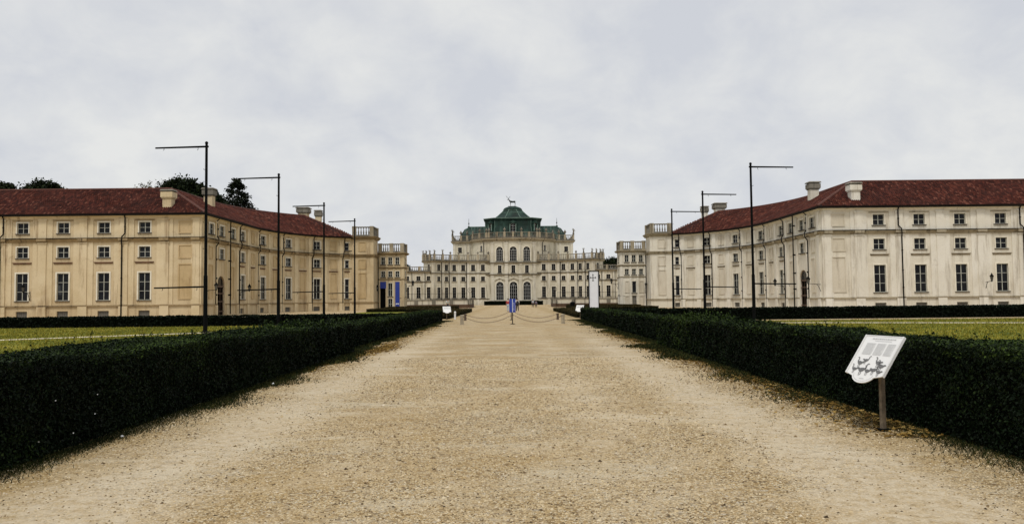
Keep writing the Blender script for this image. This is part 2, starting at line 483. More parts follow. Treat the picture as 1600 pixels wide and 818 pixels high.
def wall_grid(mb, path, s0, s1, z0, z1, openings):
    """wall sheet with real openings (s, w, za, zb, depth) and their reveals"""
    ss = {round(s0, 4), round(s1, 4)} | {round(s, 4) for s in path.s if s0 < s < s1}
    zs = {z0, z1}
    ops = []
    for (s, w, a, b, d) in openings:
        e0, e1 = round(s - w / 2, 4), round(s + w / 2, 4)
        ops.append((e0, e1, a, b, d))
        ss = {q for q in ss if not (e0 < q < e1)}
        zs |= {a, b}
    for e0, e1, *_ in ops: ss |= {e0, e1}
    ss, zs = sorted(ss), sorted(zs)
    pts = {}
    def P(s, n=0.0, z=0.0):
        return path.off(min(max(s, 1e-6), path.L - 1e-6), n, z)
    for a, b in zip(ss, ss[1:]):
        if b - a < 1e-3: continue
        for za, zb in zip(zs, zs[1:]):
            ms, mz = (a + b) / 2, (za + zb) / 2
            if any(e0 < ms < e1 and oa < mz < ob for e0, e1, oa, ob, d in ops): continue
            mb.quad(P(a, 0, za), P(b, 0, za), P(b, 0, zb), P(a, 0, zb))
    for e0, e1, a, b, d in ops:
        p0, p1 = P(e0), P(e1)
        n = path.at((e0 + e1) / 2)[2]
        def q(p, k, z): return (p[0] - n.x * k, p[1] - n.y * k, z)
        mb.quad(q(p0, 0, a), q(p0, d, a), q(p0, d, b), q(p0, 0, b))
        mb.quad(q(p1, 0, a), q(p1, d, a), q(p1, d, b), q(p1, 0, b))
        mb.quad(q(p0, 0, a), q(p1, 0, a), q(p1, d, a), q(p0, d, a))
        mb.quad(q(p0, 0, b), q(p1, 0, b), q(p1, d, b), q(p0, d, b))

# windows: local frame x along the wall, -y outwards, z up, origin at the middle of the sill on the wall face
WCACHE = {}
def arch_pts(w, h, k=10):
    r = w / 2
    return [(r * cos(pi * i / k), h - r + r * sin(pi * i / k)) for i in range(k + 1)]
def window_meshes(w, h, cols, rows, sash, glass, trim, arch=False, surround=0.14, sill=True, variant=0):
    key = (round(w, 2), round(h, 2), cols, rows, sash, glass, trim, arch, surround, sill, variant)
    if key in WCACHE: return WCACHE[key]
    R = random.Random(int(w * 100) + int(h * 1000) + variant)
    fr = MB(); d0, d1 = 0.12, 0.20; b = 0.055
    gl = MB()
    hh = h - w / 2 if arch else h
    fr.box(-w / 2, -w / 2 + b, d0, d1, 0, hh); fr.box(w / 2 - b, w / 2, d0, d1, 0, hh)
    fr.box(-w / 2 + b, w / 2 - b, d0, d1, 0, b)
    if arch:
        outer = arch_pts(w, h); inner = arch_pts(w - 2 * b, h - b)
        for i in range(len(outer) - 1):
            a, c, e, g = outer[i], outer[i + 1], inner[i + 1], inner[i]
            fr.hexa([(a[0], d0, a[1]), (c[0], d0, c[1]), (e[0], d0, e[1]), (g[0], d0, g[1])], [(a[0], d1, a[1]), (c[0], d1, c[1]), (e[0], d1, e[1]), (g[0], d1, g[1])])
        fr.box(-w / 2 + b, w / 2 - b, d0 + .005, d1 - .005, hh - 0.05, hh + 0.05)
        gl.prism([(x, z) for x, z in arch_pts(w - 0.04, h - 0.02)], 0.168, 0.172)
        for a in (0.33, 0.5, 0.67):
            fr.tube([(0, 0.16, hh), (cos(pi * a) * (w / 2 - .03), 0.16, hh + sin(pi * a) * (w / 2 - .03))], 0.03, 4)
    else:
        fr.box(-w / 2 + b, w / 2 - b, d0, d1, h - b, h)
    for i in range(1, cols):
        x = -w / 2 + w * i / cols
        fr.box(x - 0.035, x + 0.035, d0 - 0.012, d1 - 0.01, b, hh - (0 if arch else b))
    for j in range(1, rows):
        z = hh * j / rows
        fr.box(-w / 2 + b, w / 2 - b, d0 + 0.008, d1 - 0.02, z - 0.024, z + 0.024)
    for i in range(cols):
        for j in range(rows):
            x0, x1 = -w / 2 + w * i / cols + 0.02, -w / 2 + w * (i + 1) / cols - 0.02
            z0, z1 = hh * j / rows + 0.02, hh * (j + 1) / rows - 0.02
            q = [R.uniform(-0.006, 0.006) for _ in range(4)]
            gl.quad((x0, 0.165 + q[0], z0), (x1, 0.165 + q[1], z0), (x1, 0.165 + q[2], z1), (x0, 0.165 + q[3], z1))
    out = {'window': fr.build_mesh('window', M[sash]), 'pane': gl.build_mesh('pane', M[glass])}
    if surround:
        trim = 'surround'
        su = MB(); e = surround; y0, y1 = -0.05, 0.02
        if arch:
            o2, i2 = arch_pts(w + 2 * e, h + e), arch_pts(w, h)
            for i in range(len(o2) - 1):
                a, c, ee, g = o2[i], o2[i + 1], i2[i + 1], i2[i]
                su.hexa([(a[0], y0, a[1]), (c[0], y0, c[1]), (ee[0], y0, ee[1]), (g[0], y0, g[1])], [(a[0], y1, a[1]), (c[0], y1, c[1]), (ee[0], y1, ee[1]), (g[0], y1, g[1])])
            su.box(-w / 2 - e, -w / 2, y0, y1, 0, hh); su.box(w / 2, w / 2 + e, y0, y1, 0, hh)
        else:
            su.box(-w / 2 - e, -w / 2, y0, y1, 0, h + e); su.box(w / 2, w / 2 + e, y0, y1, 0, h + e); su.box(-w / 2, w / 2, y0, y1, h, h + e)
        out['surround'] = su.build_mesh('surround', M[trim])
    if sill:
        si = MB(); si.box(-w / 2 - 0.16, w / 2 + 0.16, -0.13, 0.10, -0.10, -0.004)
        out['sill'] = si.build_mesh('sill', M['sill'])
    WCACHE[key] = out
    return out

def put_window(parent, path, s, z, meshes, n=0.0):
    p = path.off(s, n, z)
    L = parent.location
    w = link('window', meshes['window'], parent, (p[0] - L.x, p[1] - L.y, z - L.z), path.yaw(s))
    for k in ('pane', 'surround', 'sill'):
        if k in meshes: link(k, meshes[k], w)
    return w

def spandrel(mb, path, s, w, z_top, depth=0.22):
    """fills the two corners above an arch cut into a rectangular opening"""
    p, t, n = path.at(s); r = w / 2; k = 10
    def c(a, z, d=0.0):
        q = p + t * a - n * d
        return (q.x, q.y, z)
    for i in range(k):
        a0, a1 = pi * i / k, pi * (i + 1) / k
        x0, y0, x1, y1 = r * cos(a0), z_top - r + r * sin(a0), r * cos(a1), z_top - r + r * sin(a1)
        mb.quad(c(x0, y0), c(x1, y1), c(x1, z_top), c(x0, z_top))
        mb.quad(c(x0, y0), c(x1, y1), c(x1, y1, depth), c(x0, y0, depth))

def balustrade(parent, path, s0, s1, z, h, mat, step=3.0, n=-0.15, name='balustrade', pedestals=None, spacing=0.42):
    mb = MB()
    sweep(mb, path, s0, s1, [(n + 0.17, z), (n - 0.17, z), (n - 0.17, z + 0.28), (n + 0.17, z + 0.28)])
    sweep(mb, path, s0, s1, [(n + 0.18, z + h - 0.18), (n - 0.18, z + h - 0.18), (n - 0.18, z + h), (n + 0.18, z + h)])
    if pedestals is None:
        k = max(1, round((s1 - s0) / step))
        pedestals = [s0 + 0.3 + (s1 - s0 - 0.6) * i / k for i in range(k + 1)]
    o = mb.build(name, M[mat], parent)
    key = ('pedestal', round(h, 2), mat)
    if key not in WCACHE:
        pb = MB(); pb.box(-0.31, 0.31, -0.23, 0.23, 0.003, h + 0.07); WCACHE[key] = pb.build_mesh('pedestal', M['cornice_right'])
    for s in pedestals:
        q = path.off(s, n, z); link('pedestal', WCACHE[key], o, (q[0] - parent.location.x, q[1] - parent.location.y, z), path.yaw(s))
    bm = MB(); s = s0 + 0.2
    while s < s1 - 0.1:
        p = path.off(s, n, 0)
        bm.lathe([(0.09, z + 0.27), (0.13, z + 0.27 + 0.3 * (h - 0.45)), (0.05, z + 0.27 + 0.75 * (h - 0.45)), (0.09, z + h - 0.17)], 5, p[0], p[1], cap=False)
        s += spacing
    off = parent.location
    link('balusters', bm.build_mesh('balusters', M[mat], off), o)['kind'] = 'stuff'
    return [path.off(s, n, z + h + 0.07) for s in pedestals]

# foliage: every leaf is a small bent quad
def leaf_mesh(name, pts, nrm, size, mat, spread=0.9, aspect=0.6, rnd=None):
    n = len(pts)
    d = nrm + rng.normal(0, spread, (n, 3)); d /= np.linalg.norm(d, axis=1, keepdims=True) + 1e-9
    r = rng.normal(0, 1, (n, 3)); a = np.cross(d, r); a /= np.linalg.norm(a, axis=1, keepdims=True) + 1e-9
    b = np.cross(d, a)
    sz = (size * rng.uniform(0.65, 1.35, n))[:, None]
    v = np.empty((n, 4, 3))
    v[:, 0] = pts - a * sz; v[:, 1] = pts - b * sz * aspect + d * sz * 0.15
    v[:, 2] = pts + a * sz; v[:, 3] = pts + b * sz * aspect + d * sz * 0.15
    return raw_mesh(name, v.reshape(-1, 3), n, 4, mat, rng.random(n) if rnd is None else rnd)

def raw_mesh(name, verts, nf, k, mat, rnd):
    me = bpy.data.meshes.new(name)
    me.vertices.add(len(verts)); me.vertices.foreach_set('co', verts.astype(np.float32).ravel())
    me.loops.add(nf * k); me.loops.foreach_set('vertex_index', np.arange(nf * k, dtype=np.int32))
    me.polygons.add(nf)
    me.polygons.foreach_set('loop_start', np.arange(0, nf * k, k, dtype=np.int32))
    me.polygons.foreach_set('loop_total', np.full(nf, k, dtype=np.int32))
    a = me.attributes.new('rnd', 'FLOAT', 'FACE'); a.data.foreach_set('value', rnd.astype(np.float32))
    me.materials.append(mat)
    me.update(calc_edges=True)
    return me

def smooth_noise(x, y, k):
    return (np.sin(x * 1.7 * k + 1.3) * np.cos(y * 2.1 * k + 0.4) + np.sin(x * 3.9 * k + y * 2.7 * k + 2.1) * 0.5 + np.sin(y * 5.3 * k - x * 4.4 * k) * 0.35) / 1.85

# ================================================================== GROUND
def sheet(name, x0, x1, y0, y1, z, mat, kind='structure', wav=None):
    mb = MB()
    if wav is None:
        mb.quad((x0, y0, z), (x1, y0, z), (x1, y1, z), (x0, y1, z))
    else:
        n = 60
        for i in range(n):
            a, b = i / n, (i + 1) / n
            def e(f, side): 
                y = y0 + (y1 - y0) * f
                return ((x0 if side == 0 else x1) + wav * sin(f * 31 + side * 2) + wav * 0.6 * sin(f * 77 + side), y, z)
            mb.quad(e(a, 0), e(a, 1), e(b, 1), e(b, 0))
    return mb.build(name, mat, kind=kind)
sheet('ground', -1500, 1500, -60, 2500, 0.0, M['gravel'])
for sx in (-1, 1):
    xs = sorted((sx * 5.5, sx * 75.0))
    sheet('lawn', xs[0], xs[1], -10, 52.2, 0.02, M['turf'])
    b = MB()
    A, B = ((-34.0, 24.6), (-14.0, 42.6)) if sx < 0 else ((13.0, 48.4), (60.0, 31.0))
    b.quad((A[0], A[1], 0.028), (B[0], B[1], 0.028), (B[0], B[1] + 1.3, 0.028), (A[0], A[1] + 1.3, 0.028))
    b.build('path_strip', M['pale_path'], kind='structure')
    xs = sorted((sx * 6.2, sx * 20.5))
    sheet('parterre_lawn', xs[0], xs[1], 64, 122, 0.02, M['turf'], wav=0.05)

# loose stones on the near path
def pebbles():
    n = 115000
    y = 4.3 + 17.5 * rng.random(n) ** 1.7
    x = rng.uniform(-5.0, 5.0, n)
    keep = (np.abs(x) < y * 0.72 + 0.6)
    dens = 0.55 + 0.6 * smooth_noise(x, y * 0.6, 0.8)
    dens -= 0.75 * np.exp(-((x - 3.05) / 0.5) ** 2) + 0.6 * np.exp(-((x + 3.35) / 0.55) ** 2)
    keep &= rng.random(n) < np.clip(dens + 0.2, 0.08, 1)
    x, y = x[keep], y[keep]; n = len(x)
    s = rng.uniform(0.005, 0.012, n) * (1 + (rng.random(n) > 0.97) * 0.8) * (1 + np.clip(y - 7, 0, 12) * 0.05)
    ang = rng.uniform(0, 2 * pi, n)
    v = np.zeros((n, 4, 3, 3))
    ring = np.empty((n, 4, 3))
    for k in range(4):
        a = ang + k * pi / 2; rr = s * rng.uniform(0.7, 1.3, n)
        ring[:, k] = np.stack([x + rr * np.cos(a), y + rr * np.sin(a), np.full(n, 0.001)], 1)
    top = np.stack([x + s * rng.uniform(-.3, .3, n), y + s * rng.uniform(-.3, .3, n), s * rng.uniform(0.5, 1.0, n)], 1)
    for k in range(4):
        v[:, k, 0] = ring[:, k]; v[:, k, 1] = ring[:, (k + 1) % 4]; v[:, k, 2] = top
    me = raw_mesh('pebbles', v.reshape(-1, 3), n * 4, 3, M['pebble'], np.repeat(rng.random(n), 4))
    o = link('pebbles', me)
    tag(o, 'loose tan and brown stones strewn over the gravel path', 'gravel', kind='stuff')
pebbles()

# grass, weeds and dry leaves
def blades(name, x, y, z0, h, w, mat, label, cat, lean=0.35):
    n = len(x); a = rng.uniform(0, 2 * pi, n)
    hh = h * rng.uniform(0.5, 1.3, n); ww = w * rng.uniform(0.6, 1.3, n)
    v = np.empty((n, 3, 3))
    v[:, 0] = np.stack([x - ww * np.cos(a), y - ww * np.sin(a), np.full(n, z0)], 1)
    v[:, 1] = np.stack([x + ww * np.cos(a), y + ww * np.sin(a), np.full(n, z0)], 1)
    v[:, 2] = np.stack([x + rng.normal(0, lean, n) * hh, y + rng.normal(0, lean, n) * hh, z0 + hh], 1)
    o = link(name, raw_mesh(name, v.reshape(-1, 3), n, 3, mat, rng.random(n)))
    return tag(o, label, cat, kind='stuff')
def strip_mask(x, y, sx):
    yl = 24.6 + (x + 34.0) * 0.9 if sx < 0 else 48.4 - (x - 13.0) * 0.37
    return (y > yl - 0.05) & (y < yl + 1.4)
for sx, side in ((-1, 'left'), (1, 'right')):
    n = 90000
    y = 8 + 44 * rng.random(n); x = sx * (6.3 + 36 * rng.random(n) ** 1.2)
    k = (np.abs(x) < y * 0.66 + 1) & ~strip_mask(x, y, sx)
    x, y = x[k], y[k]
    blades('grass', x, y, 0.02, np.where(y < 25, 0.055, 0.07), np.where(y < 25, 0.010, 0.022), M['grass_blade'],
           'short yellow green lawn grass behind the %s path hedge' % side, 'grass')
    n = 60000
    y = 3 + 57 * rng.random(n) ** 1.6
    x = sx * (np.where(y < (24.8 if sx < 0 else 27.3), 4.97, 5.35 if sx < 0 else 5.27) + 0.06 * np.sin(y * 1.9) - np.abs(rng.normal(0, 0.24 if sx < 0 else 0.33, n)) * (1 + 0.8 * smooth_noise(y, y * 0.3, 0.5)))
    blades('weeds', x, y, 0.0, np.where(y < 16, 0.04, 0.06), np.where(y < 12, 0.0045, np.where(y < 20, 0.010, 0.025)), M['weed'],
           'dark weeds along the foot of the %s path hedge' % side, 'weeds', 0.8)
    n = 7000 if sx > 0 else 3500
    y = (9 if sx > 0 else 18) + 30 * rng.random(n) ** 1.2
    x = sx * (4.85 - np.abs(rng.normal(0, 0.38, n)))
    if sx < 0:
        y[:2200] = 26.5 + rng.normal(0, 1.3, 2200); x[:2200] = -(4.55 - np.abs(rng.normal(0, 0.3, 2200)))
    pts = np.stack([x, y, rng.uniform(0.004, 0.02, n)], 1)
    o = link('leaf_litter', leaf_mesh('leaf_litter', pts, np.tile([0, 0, 3.0], (n, 1)), 0.022 + 0.0005 * y.mean(), M['litter'], 0.8))
    tag(o, 'orange brown dry leaves along the %s edge of the path' % side, 'leaves', kind='stuff')

# ================================================================== HEDGES
def hedge(x0, x1, y0, y1, h, label, mat='hedge', sprouts=0.0, group='clipped hedges along the path', bulge=0.04, big=1.0, dens=1.0, h1=None, tuft=None, pale=None):
    h1 = h if h1 is None else h1
    hf = lambda y: 1.0 + (h1 / h - 1.0) * (y - y0) / (y1 - y0)
    cx, cy = (x0 + x1) / 2, (y0 + y1) / 2
    root = thing('hedge', label, 'hedge', (cx, cy, 0), group)
    core = MB(); xa, xb, ya, yb = x0 + 0.11, x1 - 0.11, y0 + 0.11, y1 - 0.11
    core.hexa([(xa, ya, 0), (xb, ya, 0), (xb, yb, 0), (xa, yb, 0)], [(xa, ya, h - 0.13), (xb, ya, h - 0.13), (xb, yb, h1 - 0.13), (xa, yb, h1 - 0.13)])
    core.build('core', M['hedge_core'], root)
    P, N, S = [], [], []
    def area(n_, mk):
        P.append(mk(n_))
    step = 1.0
    def emit(o, u, v, nrm, yref):
        """fill rectangle o + a*u + b*v"""
        A = np.linalg.norm(u) * np.linalg.norm(v)
        size = (0.018 if yref < 13 else 0.022 if yref < 20 else 0.032 if yref < 32 else 0.055) * big
        n = int(A * 2.6 / (2 * size * size * 0.6) * 0.55 * dens)
        a, b = rng.random((n, 1)), rng.random((n, 1))
        p = o + a * u + b * v
        bump_ = smooth_noise(p[:, 0] + p[:, 1], p[:, 2] * 1.3 + p[:, 1] * 0.8, 1.6)[:, None] * bulge
        p = p + nrm * (bump_ - rng.random((n, 1)) ** 1.5 * 0.12)
        P.append(p); N.append(np.tile(nrm, (n, 1))); S.append(np.full(n, size))
    e = np.array
    y = y0
    while y < y1 - 1e-6:
        yb = min(y + 2.0, y1); ym = (y + yb) / 2
        emit(e([x0, y, 0.02]), e([0, yb - y, 0.]), e([0, 0, h - 0.02]), e([-1., 0, 0]), ym)
        emit(e([x1, y, 0.02]), e([0, yb - y, 0.]), e([0, 0, h - 0.02]), e([1., 0, 0]), ym)
        emit(e([x0, y, h]), e([0, yb - y, 0.]), e([x1 - x0, 0, 0.]), e([0, 0, 1.]), ym)
        y = yb
    emit(e([x0, y0, 0.02]), e([x1 - x0, 0, 0.]), e([0, 0, h - 0.02]), e([0, -1., 0]), y0)
    emit(e([x0, y1, 0.02]), e([x1 - x0, 0, 0.]), e([0, 0, h - 0.02]), e([0, 1., 0]), y1)
    # shoots standing above the clipped top
    ns = int((y1 - y0) * (x1 - x0) * sprouts)
    tw = MB()
    for _ in range(ns):
        sy = y0 + (y1 - y0) * random.random(); sx_ = x0 + (x1 - x0) * random.random()
        hs = random.uniform(0.03, 0.12) * (2.2 if random.random() > 0.93 else 1.0)
        lx, ly = random.uniform(-.05, .05), random.uniform(-.05, .05)
        tw.tube([(sx_, sy, h - 0.06), (sx_ + lx, sy + ly, h + hs)], [0.004, 0.002], 3)
        size = 0.018 if sy < 16 else 0.03
        m = int(4 + hs * 70)
        f = rng.random((m, 1))
        p = e([sx_, sy, h - 0.04]) + f * e([lx, ly, hs + 0.04]) + rng.normal(0, 0.016, (m, 3))
        P.append(p); N.append(np.tile(e([0, 0, .4]), (m, 1))); S.append(np.full(m, size))
    if tuft:
        for _ in range(tuft[2]):
            sx_, sy = random.uniform(x0 + .1, x1 - .1), random.uniform(tuft[0], tuft[1]); hs = random.uniform(0.08, 0.26)
            lx, ly = random.uniform(-.12, .12), random.uniform(-.12, .12)
            tw.tube([(sx_, sy, h - 0.06), (sx_ + lx, sy + ly, h + hs)], [0.006, 0.003], 3)
            f = rng.random((26, 1)); P.append(e([sx_, sy, h - 0.04]) + f * e([lx, ly, hs + 0.04]) + rng.normal(0, 0.022, (26, 3)))
            N.append(np.tile(e([0, 0, .4]), (26, 1))); S.append(np.full(26, 0.028))
    P_, N_, S_ = np.concatenate(P), np.concatenate(N), np.concatenate(S)
    P_[:, 2] *= hf(P_[:, 1]) * (1 + 0.022 * np.sin(P_[:, 1] * 1.1 + x0) + 0.014 * np.sin(P_[:, 1] * 2.9 + P_[:, 0]))
    tw.v = [(a, c, d * hf(c)) for a, c, d in tw.v]
    rv = np.where(N_[:, 2] > 0.3, 0.3 + 0.7 * rng.random(len(P_)), 0.62 * rng.random(len(P_)) ** 1.3)  # lighter new growth on top; sides coloured darker as painted shade
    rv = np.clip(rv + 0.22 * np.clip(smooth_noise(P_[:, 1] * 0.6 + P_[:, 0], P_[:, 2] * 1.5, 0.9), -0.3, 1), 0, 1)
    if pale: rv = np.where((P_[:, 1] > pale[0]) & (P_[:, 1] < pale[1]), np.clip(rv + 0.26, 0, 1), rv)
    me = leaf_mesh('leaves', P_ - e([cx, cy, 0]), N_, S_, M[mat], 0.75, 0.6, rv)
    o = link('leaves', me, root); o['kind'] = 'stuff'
    if ns:
        tw.build('shoots', M['hedge_core'], root)['kind'] = 'stuff'
    return root
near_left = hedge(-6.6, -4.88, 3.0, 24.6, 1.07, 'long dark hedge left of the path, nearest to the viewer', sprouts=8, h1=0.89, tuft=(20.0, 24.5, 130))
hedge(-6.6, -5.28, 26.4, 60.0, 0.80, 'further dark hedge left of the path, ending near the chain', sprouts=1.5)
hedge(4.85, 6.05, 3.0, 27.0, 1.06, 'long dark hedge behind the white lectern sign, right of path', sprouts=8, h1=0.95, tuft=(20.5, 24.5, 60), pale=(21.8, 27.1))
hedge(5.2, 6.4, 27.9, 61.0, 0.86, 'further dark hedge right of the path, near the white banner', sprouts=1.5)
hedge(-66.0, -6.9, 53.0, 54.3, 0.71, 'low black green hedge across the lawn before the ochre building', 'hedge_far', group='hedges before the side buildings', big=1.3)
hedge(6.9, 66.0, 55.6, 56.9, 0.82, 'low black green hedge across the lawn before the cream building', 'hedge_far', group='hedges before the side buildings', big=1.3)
n = 5
P_ = np.stack([np.full(n, -4.84), np.concatenate([rng.normal(8.4, .3, 3), rng.normal(9.2, .15, 2)]), rng.uniform(0.15, 0.6, n)], 1)
fl_ = link('blossom', leaf_mesh('blossom', P_ - np.array([-5.74, 13.8, 0]), np.tile([1., -1., .3], (n, 1)), np.full(n, 0.007), M['paper'], 0.4, 0.9), near_left); fl_['kind'] = 'stuff'
# brownish box borders of the parterre beyond the chain
def border(x0, x1, y0, y1, h, label):
    hedge(x0, x1, y0, y1, h, label, 'box_brown', group='low borders of the parterre', big=1.1, dens=0.7)
border(-10.5, -5.3, 66.4, 104.0, 0.42, 'low brownish box border left of the chain, beside the small sign')
border(5.3, 10.5, 66.4, 104.0, 0.42, 'low brownish box border right of the chain, beside the small sign')
border(-20.0, -9.4, 124.0, 140.0, 0.55, 'low brown hedge strip in front of the left terrace wall')
border(9.4, 20.0, 124.0, 140.0, 0.55, 'low brown hedge strip in front of the right terrace wall')
border(-20.0, -8.4, 109.0, 116.0, 0.45, 'brown hedge strip across the left parterre lawn')
border(8.4, 20.0, 109.0, 116.0, 0.45, 'brown hedge strip across the right parterre lawn')

# ================================================================== SIDE BUILDINGS
EAVE, RIDGE, STR0, STR1, PLINTH = 11.85, 15.75, 8.72, 9.15, 1.42
CORNER_X, FRONT_Y = 36.1, 92.5
FRONT_WIN_X = [42.75 + 4.74 * k for k in range(6)]
OUTER_X = 74.0
END_X, END_Y = 26.2, 130.05
WU = [255.5, 305.5, 350.5, 390.5, 422.0]          # bays with windows on every floor
NU = [279.5, 327.5, 370.3, 405.8]                 # blind bays between them
PIPE_U = [265, 313, 360.5, 395.5, 425, 443, 462]
TILE_ROOT = {}

def wing_plan(sx):
    pts = [(sx * OUTER_X, FRONT_Y), (sx * CORNER_X, FRONT_Y), (sx * CORNER_X, 101.0), (sx * CORNER_X, 110.0)]
    for i in range(1, 60):
        a = (pi / 2) * i / 60
        x, y = 22.7 + 13.4 * cos(a), 110 + 20.7 * sin(a)
        if x < END_X: break
        pts.append((sx * x, y))
    pts.append((sx * END_X, END_Y))
    return Path(pts, 1 if sx < 0 else -1)

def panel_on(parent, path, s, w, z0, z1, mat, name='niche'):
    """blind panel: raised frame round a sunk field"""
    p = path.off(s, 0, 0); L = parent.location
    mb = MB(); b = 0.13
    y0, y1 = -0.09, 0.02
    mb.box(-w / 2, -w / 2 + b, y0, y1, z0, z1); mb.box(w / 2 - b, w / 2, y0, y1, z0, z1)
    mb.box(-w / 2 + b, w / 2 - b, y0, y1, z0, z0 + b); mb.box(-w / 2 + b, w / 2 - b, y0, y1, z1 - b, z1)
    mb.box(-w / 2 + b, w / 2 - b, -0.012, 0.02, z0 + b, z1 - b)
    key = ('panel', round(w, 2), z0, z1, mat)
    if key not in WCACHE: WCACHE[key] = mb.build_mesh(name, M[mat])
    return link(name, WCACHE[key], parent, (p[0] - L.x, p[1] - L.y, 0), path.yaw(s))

def side_building(sx):
    side = 'left' if sx < 0 else 'right'
    W, T, NI = M['wall_' + side], 'trim_' + side, 'niche_' + side
    tint = 'ochre' if sx < 0 else 'cream'
    root = thing('side_building', ('long ochre plaster building with red tiled roof curving away on the left' if sx < 0 else
                 'long pale cream building with red tiled roof curving away on the right'), 'building', (sx * 40, 100, 0), 'matching court buildings')
    path = wing_plan(sx)
    sc = path.s[1]                                    # arc position of the corner
    sf = lambda x: OUTER_X - x                         # front facade position from |x|
    su = lambda u: path.s_at_u(u, sc + 0.5)
    ops, wins = [], []
    def win(s, w, z, h, cols, rows, surround=0.15, sill=True, variant=0):
        ops.append((s, w, z, z + h, 0.24))
        wins.append((s, z, (w, h, cols, rows, surround, sill, variant)))
    vv = 0
    front = [sf(x) for x in FRONT_WIN_X]
    for s in front:
        vv += 1
        win(s, 1.32, 9.78, 1.25, 2, 2, 0.13, True, vv % 3)
        win(s, 1.32, 6.92, 1.27, 2, 2, 0.12, True, (vv + 1) % 3)
        win(s, 1.36, 1.95, 3.18, 2, 3, 0.16, True, vv % 3)
        ops.append((s, 1.30, 0.05, 0.74, 0.3))
    wings = [su(u) for u in WU]
    for i, s in enumerate(wings):
        vv += 1
        ww = 1.25 if i < 3 else 1.5
        win(s, ww, 9.78, 1.25, 2, 2, 0.13, True, vv % 3)
        win(s, ww, 6.92, 1.27, 2, 2, 0.12, True, (vv + 2) % 3)
        win(s, ww + 0.04, 1.95, 3.18, 2, 3, 0.16, True, (vv + 1) % 3)
        ops.append((s, 1.25, 0.05, 0.74, 0.3))
    s437, s455, s472 = su(437.5), su(455), su(471.5)
    for s in (s437, s455, s472): win(s, 1.5, 9.78, 1.25, 2, 2, 0.13, True, 1)
    win(s455, 1.5, 6.92, 1.27, 2, 2, 0.12, True, 0)
    ops.append((s455, 2.6, 0.02, 4.85, 0.22))           # arched doorway
    mb = MB()
    wall_grid(mb, path, 0, path.L, 0, EAVE, ops)
    spandrel(mb, path, s455, 2.6, 4.85, 0.22)
    # the other walls close the block
    Lw = path.stations(0, path.L)
    back = [p - n * 12.8 for p, n in Lw]
    for a, b in zip(back, back[1:]):
        mb.quad((a.x, a.y, 0), (b.x, b.y, 0), (b.x, b.y, EAVE), (a.x, a.y, EAVE))
    for (p, n), q in ((Lw[0], back[0]), (Lw[-1], back[-1])):
        mb.quad((p.x, p.y, 0), (q.x, q.y, 0), (q.x, q.y, EAVE), (p.x, p.y, EAVE))
    mb.build('wall', W, root)
    for (s, z, (w, h, c, r, sr, si, v)) in wins:
        put_window(root, path, s, z, window_meshes(w, h, c, r, 'sash', 'glass', T, False, sr, si, v), 0.09 if s > sc else 0.0)
    # cellar hatches
    hm = MB(); hm.box(-0.64, 0.64, 0.2, 0.24, 0.0, 0.69)
    for k in range(5): hm.box(-0.62 + 0.25 * k, -0.60 + 0.25 * k, 0.17, 0.199, 0.0, 0.69)
    hatch = hm.build_mesh('cellar_window', M['shutter'])
    L = root.location
    for s in front + wings:
        p = path.off(s, 0, 0.05)
        link('cellar_window', hatch, root, (p[0] - L.x, p[1] - L.y, 0.05), path.yaw(s))
    # arched door
    dm = MB(); dm.prism(arch_pts(2.58, 4.81), 0.15, 0.21)
    for k in (-1, 0, 1): dm.box(k * 0.85 - 0.04, k * 0.85 + 0.04, 0.11, 0.149, 0.05, 3.3)
    for z in (0.4, 1.6, 2.6, 3.42): dm.box(-1.27, 1.27, 0.115, 0.148, z, z + 0.12)
    p = path.off(s455, 0, 0.02)
    door = link('door', dm.build_mesh('door', M['wood_door']), root, (p[0] - L.x, p[1] - L.y, 0.02), path.yaw(s455))
    fm = MB(); fm.prism([(x, z) for x, z in [(x, max(z, 3.6)) for x, z in arch_pts(1.9, 4.6)]], 0.10, 0.135)
    link('fanlight', fm.build_mesh('fanlight', M['glass']), door)
    dh = MB(); dh.tube([(0.12, 0.14, 1.1), (0.12, 0.09, 1.1), (0.12, 0.09, 1.3), (0.12, 0.14, 1.3)], 0.02, 5)
    link('handle', dh.build_mesh('handle', M['metal_dark']), door)
    # string course, plinth ledge, cornice, gutter
    bands = [('plinth', [(0.10, 0.0), (-0.02, 0.0), (-0.02, PLINTH - 0.18), (0.10, PLINTH - 0.18)], 'plinth_' + side)]
    cm = 'cornice' if sx < 0 else 'cornice_right'
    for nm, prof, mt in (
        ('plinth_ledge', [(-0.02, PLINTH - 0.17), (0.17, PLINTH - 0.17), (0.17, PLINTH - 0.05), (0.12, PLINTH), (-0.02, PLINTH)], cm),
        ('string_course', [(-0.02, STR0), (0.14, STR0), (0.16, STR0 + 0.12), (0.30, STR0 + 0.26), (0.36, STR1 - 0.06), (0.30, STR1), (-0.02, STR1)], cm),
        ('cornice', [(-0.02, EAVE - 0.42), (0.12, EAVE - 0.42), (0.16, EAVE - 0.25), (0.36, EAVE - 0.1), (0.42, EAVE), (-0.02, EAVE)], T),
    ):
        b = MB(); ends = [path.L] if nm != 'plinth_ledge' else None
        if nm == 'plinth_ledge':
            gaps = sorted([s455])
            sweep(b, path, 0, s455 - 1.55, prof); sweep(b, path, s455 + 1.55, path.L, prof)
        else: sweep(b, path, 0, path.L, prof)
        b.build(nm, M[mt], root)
    gm = MB()
    sweep(gm, path, 0, path.L, [(0.43, EAVE - 0.10), (0.68, EAVE - 0.10), (0.74, EAVE + 0.14), (0.43, EAVE + 0.14)])  # gutter enlarged into a dark band standing in for shade under the eaves
    gm.build('gutter_shade_band', M['pipe'], root)
